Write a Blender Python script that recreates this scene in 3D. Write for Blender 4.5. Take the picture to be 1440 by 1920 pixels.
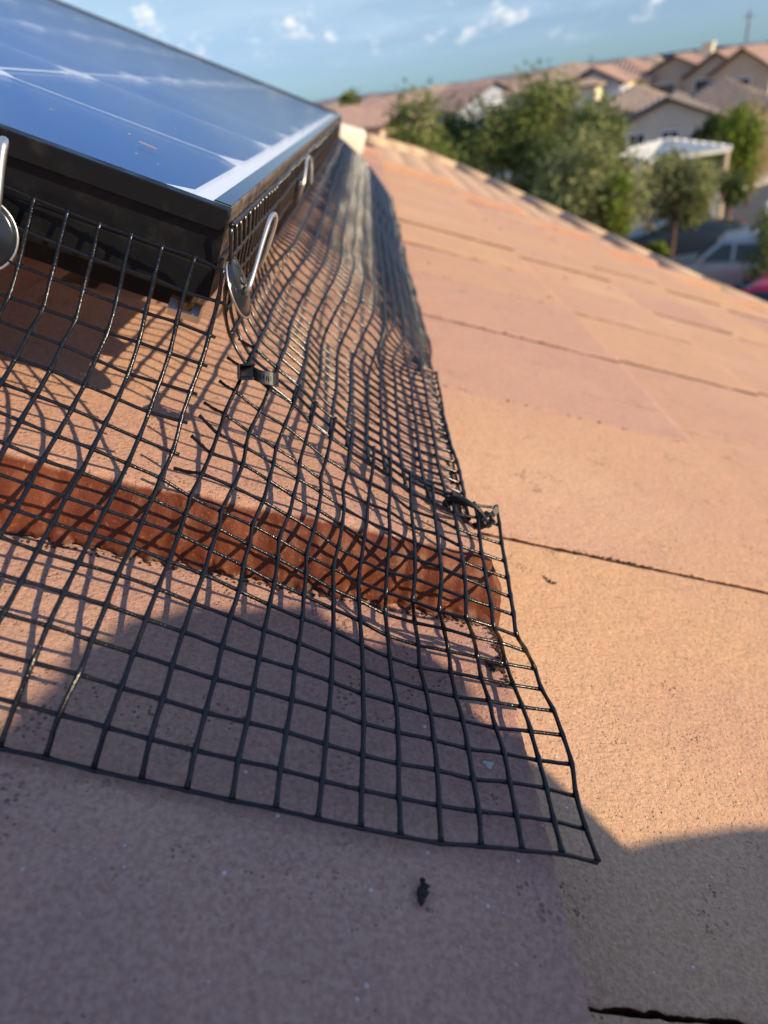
import bpy, math, random
import numpy as np
from mathutils import Vector, Matrix
random.seed(7)
rng = np.random.RandomState(11)
S = bpy.context.scene
for o in list(bpy.data.objects):
    bpy.data.objects.remove(o)

# ---------------------------------------------------------------- camera, sky, sun, exposure
K = 0.00106          # metres per roof unit (about a millimetre)
HC = 6.5             # height of the camera above the street
FPX = 1332.0
down = np.array([177, 1332, 784.8]); down /= np.linalg.norm(down)
cU = np.array([.969, .2013, .1434]); cU /= np.linalg.norm(cU)
cV = np.array([-34, -785, 1332.]); cV -= cU*(cV@cU); cV /= np.linalg.norm(cV)
cN = np.cross(cU, cV); cN = -cN if cN[1] > 0 else cN
Zc = -down
Yc = cV-Zc*(cV@Zc); Yc /= np.linalg.norm(Yc)
Xc = np.cross(Yc, Zc)
Mw = np.array([Xc, Yc, Zc])          # camera vector -> world vector
CAM = np.array([0, 0, HC])
wU, wV, wN = Mw@cU, Mw@cV, Mw@cN     # down the slope, along the courses, off the tiles

def R(u, v, n):
    """roof coordinates to world"""
    return CAM+K*(np.multiply.outer(u, wU)+np.multiply.outer(v, wV)+np.multiply.outer(n, wN))

cam = bpy.data.cameras.new("camera")
cam_o = bpy.data.objects.new("camera", cam)
S.collection.objects.link(cam_o)
S.camera = cam_o
ax, ay, az = Mw@np.array([1, 0, 0]), Mw@np.array([0, -1, 0]), Mw@np.array([0, 0, -1])
m = Matrix(((ax[0], ay[0], az[0], CAM[0]), (ax[1], ay[1], az[1], CAM[1]), (ax[2], ay[2], az[2], CAM[2]), (0, 0, 0, 1)))
cam_o.matrix_world = m
cam.sensor_fit = 'VERTICAL'
cam.sensor_height = 34.6
cam.sensor_width = 26
cam.lens = 34.6*FPX/1920
cam.clip_start = 0.005
cam.clip_end = 3000
cam.dof.use_dof = True
cam.dof.focus_distance = 0.300
cam.dof.aperture_fstop = cam.lens/2.9

sd = wU-.75*wV+wN
sd = sd/np.linalg.norm(sd)
SUN_EL = math.asin(sd[2]); SUN_AZ = math.atan2(sd[0], sd[1])
world = bpy.data.worlds.new("World"); S.world = world
world.use_nodes = True
nt = world.node_tree; nt.nodes.clear()
def wn(t, **k):
    n = nt.nodes.new(t)
    for a, b in k.items(): setattr(n, a, b)
    return n
sky = wn('ShaderNodeTexSky', sky_type='NISHITA', sun_disc=False, sun_elevation=SUN_EL, sun_rotation=SUN_AZ,
         air_density=1.0, dust_density=0.15, ozone_density=2.5, altitude=300)
tc = wn('ShaderNodeTexCoord')
sep = wn('ShaderNodeSeparateXYZ')
nt.links.new(tc.outputs['Generated'], sep.inputs[0])
def wmath(op, a, b=None, clamp=False):
    n = wn('ShaderNodeMath', operation=op, use_clamp=clamp)
    for i, q in enumerate((a, b)):
        if q is None: continue
        if isinstance(q, (int, float)): n.inputs[i].default_value = q
        else: nt.links.new(q, n.inputs[i])
    return n.outputs[0]
zz = wmath('MAXIMUM', sep.outputs[2], 0.0)
# flat cloud deck coordinates: x/(z+c), y/(z+c)
den = wmath('ADD', zz, 0.10)
cx = wmath('DIVIDE', sep.outputs[0], den); cy = wmath('DIVIDE', sep.outputs[1], den)
comb = wn('ShaderNodeCombineXYZ')
nt.links.new(cx, comb.inputs[0]); nt.links.new(cy, comb.inputs[1])
def wnoise(scale, detail, rough, vec, off=(0, 0, 0)):
    mp = wn('ShaderNodeMapping'); mp.inputs['Location'].default_value = off
    nt.links.new(vec, mp.inputs[0])
    n = wn('ShaderNodeTexNoise'); n.inputs['Scale'].default_value = scale
    n.inputs['Detail'].default_value = detail; n.inputs['Roughness'].default_value = rough
    nt.links.new(mp.outputs[0], n.inputs['Vector'])
    return n.outputs[0]
def wramp(x, a, b):
    n = wn('ShaderNodeMapRange', interpolation_type='SMOOTHSTEP')
    n.inputs['From Min'].default_value = a; n.inputs['From Max'].default_value = b
    nt.links.new(x, n.inputs['Value'])
    return n.outputs['Result']
veil = wramp(wnoise(0.8, 6, .60, comb.outputs[0], (3.1, 1.7, 0)), .38, .72)
mp2 = wn('ShaderNodeMapping'); mp2.inputs['Scale'].default_value = (1, 1, 1.7)
nt.links.new(tc.outputs['Generated'], mp2.inputs[0])
puff = wramp(wnoise(23.0, 5, .58, mp2.outputs[0], (4.3, 2.2, .4)), .54, .68)
band = wmath('MULTIPLY', wramp(sep.outputs[2], .02, .07), wmath('SUBTRACT', 1.0, wramp(sep.outputs[2], .12, .17)))
puff = wmath('MULTIPLY', puff, band)
high = wramp(sep.outputs[2], .015, .08)
veil = wmath('MULTIPLY', wmath('MULTIPLY', veil, high), .62)
mx1 = wn('ShaderNodeMix', data_type='RGBA'); mx1.inputs['B'].default_value = (3.5, 4.35, 5.2, 1)
cr = wn('ShaderNodeValToRGB'); e = cr.color_ramp.elements
e[0].position = 0; e[0].color = (.26, .45, .80, 1); e[1].position = .6; e[1].color = (.95, 1.12, 1.42, 1)
for p_, c_ in ((.05, (.40, .485, .735, 1)), (.12, (.70, .67, .70, 1)), (.25, (.70, .83, 1.05, 1))): cr.color_ramp.elements.new(p_).color = c_
nt.links.new(sep.outputs[2], cr.inputs[0])
tint = wn('ShaderNodeMix', data_type='RGBA', blend_type='MULTIPLY'); tint.inputs['Factor'].default_value = 1
nt.links.new(sky.outputs[0], tint.inputs['A']); nt.links.new(cr.outputs[0], tint.inputs['B'])
nt.links.new(veil, mx1.inputs['Factor']); nt.links.new(tint.outputs['Result'], mx1.inputs['A'])
mx2 = wn('ShaderNodeMix', data_type='RGBA'); mx2.inputs['B'].default_value = (6.2, 6.1, 5.9, 1)
nt.links.new(wmath('MULTIPLY', puff, .8), mx2.inputs['Factor']); nt.links.new(mx1.outputs['Result'], mx2.inputs['A'])
bg = wn('ShaderNodeBackground'); bg.inputs['Strength'].default_value = 0.145
out = wn('ShaderNodeOutputWorld')
nt.links.new(mx2.outputs['Result'], bg.inputs[0]); nt.links.new(bg.outputs[0], out.inputs[0])

sun = bpy.data.lights.new("sun", 'SUN'); sun.energy = 5.0; sun.angle = math.radians(.53)
sun.color = (1.0, .81, .53)
sun_o = bpy.data.objects.new("sun", sun); S.collection.objects.link(sun_o)
sun_o.rotation_mode = 'QUATERNION'
sun_o.rotation_quaternion = Vector(sd).to_track_quat('Z', 'Y')
S.view_settings.view_transform = 'Standard'
S.view_settings.look = 'None'
S.view_settings.gamma = 1
S.view_settings.use_curve_mapping = False
S.view_settings.exposure = 0.35

# ---------------------------------------------------------------- helpers
def srgb(r, g, b):
    f = lambda c: (c/255/12.92 if c/255 <= .04045 else ((c/255+.055)/1.055)**2.4)
    return (f(r), f(g), f(b), 1)

def mat(name, col, rough=.6, metal=0., **k):
    mt = bpy.data.materials.new(name); mt.use_nodes = True
    b = mt.node_tree.nodes['Principled BSDF']
    b.inputs['Base Color'].default_value = (col[0], col[1], col[2], 1)
    b.inputs['Roughness'].default_value = rough
    b.inputs['Metallic'].default_value = metal
    for a, v in k.items(): b.inputs[a.replace('_', ' ')].default_value = v
    return mt

class NB:
    """tiny node builder on a material"""
    def __init__(s, mt):
        s.t = mt.node_tree; s.b = s.t.nodes['Principled BSDF']; s.tc = s.t.nodes.new('ShaderNodeTexCoord')
    def n(s, t, **k):
        n = s.t.nodes.new(t)
        for a, b in k.items(): setattr(n, a, b)
        return n
    def link(s, a, b): s.t.links.new(a, b)
    def vec(s, space='Object', scale=(1, 1, 1), rnd=False):
        mp = s.n('ShaderNodeMapping'); mp.inputs['Scale'].default_value = scale
        s.link(s.tc.outputs[space], mp.inputs[0])
        if rnd:
            oi = s.n('ShaderNodeObjectInfo'); ad = s.n('ShaderNodeVectorMath', operation='ADD')
            ml = s.n('ShaderNodeMath', operation='MULTIPLY'); ml.inputs[1].default_value = 7.3
            s.link(oi.outputs['Random'], ml.inputs[0]); s.link(mp.outputs[0], ad.inputs[0]); s.link(ml.outputs[0], ad.inputs[1])
            return ad.outputs[0]
        return mp.outputs[0]
    def noise(s, v, scale, detail=3, rough=.55):
        n = s.n('ShaderNodeTexNoise'); n.inputs['Scale'].default_value = scale
        n.inputs['Detail'].default_value = detail; n.inputs['Roughness'].default_value = rough
        s.link(v, n.inputs['Vector']); return n.outputs[0]
    def voro(s, v, scale, out='Distance', rand=1):
        n = s.n('ShaderNodeTexVoronoi'); n.inputs['Scale'].default_value = scale
        s.link(v, n.inputs['Vector']); n.inputs['Randomness'].default_value = rand; return n.outputs[out]
    def ramp(s, x, a, b, lo=0., hi=1.):
        n = s.n('ShaderNodeMapRange', interpolation_type='SMOOTHSTEP')
        for q, w in zip(('From Min', 'From Max', 'To Min', 'To Max'), (a, b, lo, hi)): n.inputs[q].default_value = w
        s.link(x, n.inputs['Value']); return n.outputs['Result']
    def mix(s, f, a, b, mode='MIX'):
        n = s.n('ShaderNodeMix', data_type='RGBA', blend_type=mode)
        for q, w in (('Factor', f), ('A', a), ('B', b)):
            if isinstance(w, (int, float)): n.inputs[q].default_value = w
            elif isinstance(w, (tuple, list)): n.inputs[q].default_value = tuple(w[:3])+(1,)
            else: s.link(w, n.inputs[q])
        return n.outputs['Result']
    def m(s, op, a, b=None):
        n = s.n('ShaderNodeMath', operation=op)
        for i, w in enumerate((a, b)):
            if w is None: continue
            if isinstance(w, (int, float)): n.inputs[i].default_value = w
            else: s.link(w, n.inputs[i])
        return n.outputs[0]
    def bump(s, h, dist, strength=1.):
        n = s.n('ShaderNodeBump'); n.inputs['Distance'].default_value = dist; n.inputs['Strength'].default_value = strength
        s.link(h, n.inputs['Height']); s.link(n.outputs[0], s.b.inputs['Normal'])
    def base(s, c): s.link(c, s.b.inputs['Base Color'])

def tag(o, label=None, cat=None, group=None, kind=None):
    if label: o['label'] = label
    if cat: o['category'] = cat
    if group: o['group'] = group
    if kind: o['kind'] = kind
    return o
WLOC = {}
def thing(name, loc, label, cat, group=None):
    o = bpy.data.objects.new(name, None); S.collection.objects.link(o)
    o.location = Vector(loc); o.empty_display_size = .05
    WLOC[o.name] = np.array(loc, float)
    return tag(o, label, cat, group)
def mesh(name, V_, F_, mats, smooth=False, mi=None):
    me = bpy.data.meshes.new(name)
    me.from_pydata([tuple(map(float, p)) for p in V_], [], [tuple(int(i) for i in f) for f in F_])
    if not isinstance(mats, (list, tuple)): mats = [mats]
    for q in mats: me.materials.append(q)
    if mi is not None: me.polygons.foreach_set('material_index', list(mi))
    if smooth: me.polygons.foreach_set('use_smooth', [True]*len(me.polygons))
    me.update()
    return me
def link(name, me, parent=None, loc=(0, 0, 0)):
    """loc in world coordinates; things are never rotated"""
    o = bpy.data.objects.new(name, me); S.collection.objects.link(o)
    loc = np.array(loc, float)
    WLOC[o.name] = loc
    if parent is not None:
        o.parent = parent; loc = loc-WLOC[parent.name]
    o.location = Vector(loc)
    return o
def obj(name, V_, F_, mats, parent=None, smooth=False, mi=None, origin=None):
    """verts in world coordinates; origin of the object placed at the first thing / centre"""
    V_ = np.array(V_, float)
    if origin is None: origin = V_.mean(0)
    origin = np.array(origin, float)
    return link(name, mesh(name, V_-origin, F_, mats, smooth, mi), parent, origin)

BOXF = [(0, 1, 3, 2), (4, 6, 7, 5), (0, 4, 5, 1), (2, 3, 7, 6), (0, 2, 6, 4), (1, 5, 7, 3)]
def boxv(f, a0, a1, b0, b1, c0, c1):
    return [f(a, b, c) for a in (a0, a1) for b in (b0, b1) for c in (c0, c1)]
class MB:
    """mesh builder: several shapes joined in ONE part"""
    def __init__(s): s.v = []; s.f = []; s.mi = []
    def add(s, v, f, mi=0):
        o = len(s.v); s.v += [tuple(map(float, p)) for p in v]; s.f += [tuple(i+o for i in q) for q in f]; s.mi += [mi]*len(f)
        return s
    def box(s, fr, a0, a1, b0, b1, c0, c1, mi=0): return s.add(boxv(fr, a0, a1, b0, b1, c0, c1), BOXF, mi)
    def obj(s, name, mats, parent=None, smooth=False, origin=None): return obj(name, s.v, s.f, mats, parent, smooth, s.mi, origin)

def resample(P, sub):
    """Catmull-Rom through points"""
    P = np.array(P, float)
    if len(P) < 3 or sub < 2:
        t = np.linspace(0, len(P)-1, (len(P)-1)*sub+1)
        i = np.minimum(t.astype(int), len(P)-2); fr = (t-i)[:, None]
        return P[i]*(1-fr)+P[i+1]*fr
    Q = np.vstack([2*P[0]-P[1], P, 2*P[-1]-P[-2]]); out = []
    for i in range(1, len(Q)-2):
        p0, p1, p2, p3 = Q[i-1:i+3]
        for k in range(sub):
            t = k/sub
            out.append(.5*((2*p1)+(-p0+p2)*t+(2*p0-5*p1+4*p2-p3)*t*t+(-p0+3*p1-3*p2+p3)*t**3))
    out.append(P[-1]); return np.array(out)
def tube(P, r, sides=8, cap=True):
    """tube along world points P with radius r (scalar or per point)"""
    P = np.array(P, float); n = len(P); r = np.broadcast_to(r, (n,))
    T = np.gradient(P, axis=0); T /= np.linalg.norm(T, axis=1)[:, None]+1e-12
    a = np.array([0, 0, 1.]) if abs(T[0][2]) < .9 else np.array([1., 0, 0])
    A = np.cross(T[0], a); A /= np.linalg.norm(A); V_ = []
    ang = np.linspace(0, 2*math.pi, sides, endpoint=False)
    for i in range(n):
        A = A-T[i]*(A@T[i]); A /= np.linalg.norm(A)+1e-12; B = np.cross(T[i], A)
        V_ += list(P[i]+r[i]*(np.outer(np.cos(ang), A)+np.outer(np.sin(ang), B)))
    F_ = [(i*sides+j, i*sides+(j+1) % sides, (i+1)*sides+(j+1) % sides, (i+1)*sides+j) for i in range(n-1) for j in range(sides)]
    if cap: F_ += [tuple(range(sides))[::-1], tuple((n-1)*sides+j for j in range(sides))]
    return V_, F_
def vnoise(x, y, seed=0):
    """smooth value noise -1..1"""
    x = np.asarray(x, float); y = np.asarray(y, float)
    xi = np.floor(x).astype(int); yi = np.floor(y).astype(int); fx = x-xi; fy = y-yi
    h = lambda a, b: (np.sin(a*127.1+b*311.7+seed*74.7)*43758.5453) % 1.0
    fx = fx*fx*(3-2*fx); fy = fy*fy*(3-2*fy)
    return 2*((h(xi, yi)*(1-fx)+h(xi+1, yi)*fx)*(1-fy)+(h(xi, yi+1)*(1-fx)+h(xi+1, yi+1)*fx)*fy)-1
def fbm(x, y, seed=0, o=3):
    return sum(vnoise(x*2**i, y*2**i, seed+i*13)*.5**i for i in range(o))
def grid_faces(a, b):
    return [(i*b+j, (i+1)*b+j, (i+1)*b+j+1, i*b+j+1) for i in range(a-1) for j in range(b-1)]

# ---------------------------------------------------------------- materials
def tile_material(name):
    mt = mat(name, (.5, .3, .2), .88); q = NB(mt); q.b.inputs['Specular IOR Level'].default_value = .25
    oi = q.n('ShaderNodeObjectInfo')
    v = q.vec(rnd=True)
    big = q.ramp(q.noise(v, 5.5, 4, .6), .42, .60)
    col = q.mix(q.m('MULTIPLY', big, .45), oi.outputs['Color'], (.52, .285, .195))
    pale = q.ramp(q.noise(v, 2.3, 3), .5, .75)
    col = q.mix(q.m('MULTIPLY', pale, .4), col, (.66, .42, .27))
    stain = q.ramp(q.noise(v, 14, 6, .65), .60, .76)
    col = q.mix(q.m('MULTIPLY', stain, .30), col, (.25, .18, .09))
    grain = q.noise(v, 520, 4, .7)
    col = q.mix(q.ramp(grain, .35, .66), q.mix(.22, col, (.10, .05, .035)), q.mix(.10, col, (.9, .7, .55)))
    # dark pores
    wob = q.noise(v, 60, 2)
    pore = q.ramp(q.m('ADD', q.voro(v, 430), q.m('MULTIPLY', q.m('SUBTRACT', wob, .5), -1.2)), .07, .20, 1, 0)
    pmask = q.ramp(q.noise(v, 26, 3), .46, .62)
    pore = q.m('MULTIPLY', pore, pmask)
    col = q.mix(q.m('MULTIPLY', pore, .6), col, (.06, .035, .025))
    # pale grains of sand
    spk = q.m('MULTIPLY', q.ramp(q.voro(v, 170), .07, .14, 1, 0), q.ramp(q.noise(v, 90, 1), .57, .64))
    col = q.mix(q.m('MULTIPLY', spk, .75), col, (.75, .68, .66))
    # unfaded body colour on the cut edges
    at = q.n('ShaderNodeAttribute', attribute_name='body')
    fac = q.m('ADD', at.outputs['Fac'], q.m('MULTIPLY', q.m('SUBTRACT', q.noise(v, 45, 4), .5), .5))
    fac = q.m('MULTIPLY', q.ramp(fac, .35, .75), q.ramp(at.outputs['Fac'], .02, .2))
    red = q.mix(q.ramp(q.noise(v, 30, 4), .35, .7), (.10, .024, .009), (.16, .043, .016))
    red = q.mix(q.m('MULTIPLY', q.ramp(grain, .56, .72), .35), red, (.55, .22, .12))
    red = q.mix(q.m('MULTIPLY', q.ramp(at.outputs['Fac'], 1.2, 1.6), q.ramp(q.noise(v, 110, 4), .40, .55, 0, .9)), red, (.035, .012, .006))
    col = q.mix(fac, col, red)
    col = q.mix(q.ramp(at.outputs['Fac'], 1.8, 2.3), col, (.035, .016, .011))  # near-black on ordinary tile sides: seam shade painted into the colour
    q.base(col)
    h = q.m('ADD', q.m('MULTIPLY', grain, .9), q.m('MULTIPLY', q.noise(v, 150, 3), .8))
    h = q.m('SUBTRACT', h, q.m('MULTIPLY', pore, 1.1))
    h = q.m('ADD', h, q.m('MULTIPLY', q.ramp(q.noise(v, 420, 3), .30, .46), .5))
    h = q.m('MULTIPLY', h, q.m('SUBTRACT', 1.0, q.m('MULTIPLY', fac, .65)))
    q.bump(h, .0006, 1.0)
    q.link(q.m('SUBTRACT', .9, q.m('MULTIPLY', fac, .38)), q.b.inputs['Roughness'])
    return mt
M = {}
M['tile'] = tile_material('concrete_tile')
TAN = (.60, .345, .185, 1); PINK = (.50, .275, .195, 1); MAUVE = (.40, .215, .17, 1)
M['pvc'] = mat('black_pvc_coating', (.004, .0045, .006), .22, 0, Specular_IOR_Level=.5)
q = NB(M['pvc']); v = q.vec()
q.base(q.mix(q.ramp(q.noise(v, 420, 3), .58, .72, 0, .14), (.004, .0045, .006), (.09, .085, .075)))
q.bump(q.noise(v, 900, 3), .00022)
M['pvc_side'] = mat('glossy_pvc_cross_wire', (.004, .0045, .006), .27, 0, Specular_IOR_Level=.9)
M['pvc_far'] = mat('black_pvc_side', (.004, .0045, .0065), .33, 0, Specular_IOR_Level=.4)
M['anod'] = mat('black_anodised_frame', (.006, .0065, .008), .42, .0, Specular_IOR_Level=.2)
q = NB(M['anod']); v = q.vec()
d = q.ramp(q.noise(v, 60, 5, .7), .50, .78)
q.base(q.mix(q.m('MULTIPLY', d, .10), (.006, .0065, .008), (.20, .17, .13)))
q.link(q.ramp(q.noise(v, 90, 4), .3, .8, .35, .65), q.b.inputs['Roughness'])
M['frame_side'] = mat('dusty_anodised_side', (.11, .10, .09), .45, .6)
q = NB(M['frame_side']); v = q.vec()
q.base(q.mix(q.ramp(q.noise(v, 120, 5, .7), .35, .7), (.07, .062, .055), (.34, .29, .23)))
M['lip'] = mat('glossy_frame_lip', (.012, .013, .016), .16, 0, Specular_IOR_Level=.7)
M['cell'] = mat('solar_cell_blue', (.010, .035, .13), .4)
M['backsheet'] = mat('white_backsheet', (.78, .78, .76), .6)
M['dark_under'] = mat('black_plastic', (.006, .006, .007), .55, 0, Specular_IOR_Level=.2)
# glass pane: clear with a fresnel sky reflection and dust specks
g = bpy.data.materials.new('panel_glass'); g.use_nodes = True
t = g.node_tree; t.nodes.clear()
o_ = t.nodes.new('ShaderNodeOutputMaterial'); mxs = t.nodes.new('ShaderNodeMixShader'); fr = t.nodes.new('ShaderNodeFresnel')
fr.inputs['IOR'].default_value = 1.38
tr = t.nodes.new('ShaderNodeBsdfTransparent'); tr.inputs[0].default_value = (.97, .98, 1, 1)
gl = t.nodes.new('ShaderNodeBsdfGlossy'); gl.inputs['Roughness'].default_value = .035; gl.inputs[0].default_value = (1, 1, 1, 1)
gb = t.nodes.new('ShaderNodeNewGeometry'); iv = t.nodes.new('ShaderNodeMath'); iv.operation = 'SUBTRACT'; iv.inputs[0].default_value = 1
t.links.new(gb.outputs['Backfacing'], iv.inputs[1]); ml = t.nodes.new('ShaderNodeMath'); ml.operation = 'MULTIPLY'
t.links.new(iv.outputs[0], ml.inputs[0]); t.links.new(fr.outputs[0], ml.inputs[1]); t.links.new(ml.outputs[0], mxs.inputs[0]); t.links.new(tr.outputs[0], mxs.inputs[1]); t.links.new(gl.outputs[0], mxs.inputs[2])
t.links.new(mxs.outputs[0], o_.inputs[0]); M['glass'] = g
M['steel'] = mat('zinc_steel', (.62, .60, .55), .32, .9)
M['disc'] = mat('black_coated_washer', (.016, .018, .024), .18, .3)
M['disc_rim'] = mat('bare_steel_rim', (.6, .56, .5), .3, .9)
M['brass'] = mat('weathered_brass', (.28, .17, .07), .4, .8)
M['nylon'] = mat('black_nylon', (.012, .013, .016), .45, 0, Specular_IOR_Level=.35)
q = NB(M['nylon']); v = q.vec(); q.base(q.mix(q.ramp(q.noise(v, 260, 4), .5, .75, 0, .35), (.011, .012, .016), (.13, .12, .10)))

def plain(name, col, rough=.85, var=.25, scale=2.0, bump=0, space='Object'):
    mt = mat(name, col, rough); q = NB(mt); v = q.vec(space)
    dk = tuple(c*(1-var) for c in col[:3]); lt = tuple(min(1, c*(1+var)) for c in col[:3])
    q.base(q.mix(q.ramp(q.noise(v, scale, 5, .6), .3, .7), dk, lt))
    if bump: q.bump(q.noise(v, scale*6, 4), bump)
    return mt

# ---------------------------------------------------------------- our house: walls, roof deck, tiles
def dn(u): return -189-.0931*(u-107)
EXP = 292.0; TW = 262.0
def tile_grid(u0, u1, v0, v1, n0, nu, nv, seed, jag=.5, th=26., rad=1.3, und=.2, front=None):
    def line(a, b, k):
        e = [(a, th, -1), (a, rad, -1), (a+.35*rad, .3*rad, -1), (a+rad, 0, -1)]
        e += [(x, 0, 0) for x in np.linspace(a+rad, b-rad, k+2)[1:-1]]
        return e+[(b-rad, 0, 1), (b-.35*rad, .3*rad, 1), (b, rad, 1), (b, th, 1)]
    pu = line(u0, u1, nu); pv = line(v0, v1, nv)
    if front:
        pv = [(v0+a, b, -1) for a, b in front]+[p for p in pv[4:] if p[0] > v0+front[-1][0]+1.5]
        pu = [p for p in pu if p[0] < u1-16]+[(u1-a, b, 1) for a, b in ((15, .02), (12.5, .5), (10, 1.2), (7.5, 2.6), (5.5, 4.6), (3.8, 7.5), (2.4, 11), (1.2, 15.5), (.4, 20), (0, 23), (0, th))]
    Uu = np.array([p[0] for p in pu]); Vv = np.array([p[0] for p in pv])
    du = np.array([p[1] for p in pu]); dv = np.array([p[1] for p in pv])
    A, B = np.meshgrid(Uu, Vv, indexing='ij')
    DU, DV = np.meshgrid(du, dv, indexing='ij')
    n = n0-np.maximum(DU, DV)+und*fbm(A/17, B/17, seed)+.12*fbm(A/3, B/3, seed+5)*(np.maximum(DU, DV) < .1)
    eu = np.array([p[2]*(p[1] > 0) for p in pu])[:, None]; ev = np.array([p[2]*(p[1] > 0) for p in pv])[None, :]
    A2 = A+jag*fbm(B/4, A*0+seed, seed+1, 4)*np.abs(eu)
    B2 = B+jag*fbm(A/4, B*0+seed, seed+2, 4)*np.abs(ev)
    body = np.zeros_like(A)
    dd = np.maximum(DU, DV)
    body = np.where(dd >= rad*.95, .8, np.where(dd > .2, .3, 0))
    if not front: body = np.where(dd >= rad*.95, 2.4, np.where(dd > .2, .35, 0))  # ordinary tile sides get the value that paints the seam shade
    if front:
        nf = len(front)
        D_ = DV[:, :nf]
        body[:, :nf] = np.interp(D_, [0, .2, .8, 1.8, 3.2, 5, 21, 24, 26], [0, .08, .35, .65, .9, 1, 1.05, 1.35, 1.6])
        rough = np.interp(D_, [0, 3, 17, 21, 26], [0, .15, .3, 1., 1.9])
        B2[:, :nf] += rough*fbm(A[:, :nf]/2.6, D_/2.2, seed+3, 3)-np.interp(D_, [0, 20, 26], [0, 0, .9])*np.abs(fbm(A[:, :nf]/14, D_*0, seed+8, 2))*2
        n[:, :nf] += .5*rough*fbm(A[:, :nf]/1.9, D_/1.5, seed+4, 2)
        A2 = A2-np.where(A > u1-17, 7.5*np.clip((B-258)/55, 0, 1), 0)
        body = np.where((A > u1-17) & (B > v0+26), np.minimum(body, .12), body)
        # nose worn down towards the far left end
        w = np.clip((-88-A)/30, 0, 1)
        n += w*2.5*np.clip(1-(B-v0)/30, 0, 1)*(DU < .1)*(DV < 6)
    return A2, B2, n, body, len(pu), len(pv)
def tile_obj(parent, args, col, local=False, **k):
    A, B, n, body, a, b = tile_grid(*args, **k)
    o0 = np.array([(args[0]+args[1])/2, (args[2]+args[3])/2, args[4]])
    P = K*(np.multiply.outer(A-o0[0], wU)+np.multiply.outer(B-o0[1], wV)+np.multiply.outer(n-o0[2], wN))
    me = mesh('roof_tile', P.reshape(-1, 3), grid_faces(a, b), M['tile'], True)
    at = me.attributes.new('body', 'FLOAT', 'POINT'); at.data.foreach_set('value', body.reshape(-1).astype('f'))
    o = link('roof_tile', me, parent, R(*o0)); o.color = col
    return o
house = thing('house', (0, 1.0, 0), 'tile-roofed house whose roof slope fills the foreground under the solar panel', 'house')
M['under'] = plain('dark_underlayment', (.03, .022, .018), .95)
M['stucco_own'] = plain('tan_stucco', (.50, .40, .30), .9, .1, 3)
b = MB()
b.add([R(u, v, dn(u)-31-h) for h in (0, 20) for u in (-2300, 2040) for v in (-2600, 2925)], BOXF)
deck = b.obj('roof', M['under'], house)
ridge = R(-2300, 0, dn(-2300)-60)
b = MB()
x0, x1 = ridge[0]-4.0, R(1900, 0, dn(1900))[0]
y0, y1 = R(0, -2500, 0)[1], R(0, 2860, 0)[1]
zt = R(1900, 0, dn(1900)-80)[2]
b.box(lambda a, c, d: (a, c, d), x0, x1, y0, y1, 0.0, zt)
rx, rz = ridge[0], ridge[2]-.02
b.add([(x1, y0, zt), (x1, y1, zt), (rx, y0, rz), (rx, y1, rz), (x0, y0, rz-.3), (x0, y1, rz-.3), (x0, y0, zt), (x0, y1, zt)],
      [(0, 1, 3, 2), (2, 3, 5, 4), (4, 5, 7, 6), (0, 2, 4, 6), (1, 7, 5, 3)])
b.obj('wall', M['stucco_own'], house)
NOSE = [(-2.2, 26), (-1.6, 25.2), (-1.1, 24.2), (-.6, 23), (-.2, 21.6), (.3, 20), (1.1, 17.8), (2.1, 15.4), (3.2, 13), (4.6, 10.5), (6.2, 8.2), (8, 6.1), (10, 4.3), (12.2, 2.8), (14.6, 1.6), (17.2, .75), (20, .25), (23, .01)]
near = {}
def mixc(a, b, t): return tuple(a[i]*(1-t)+b[i]*t for i in range(3))+(1,)
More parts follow.
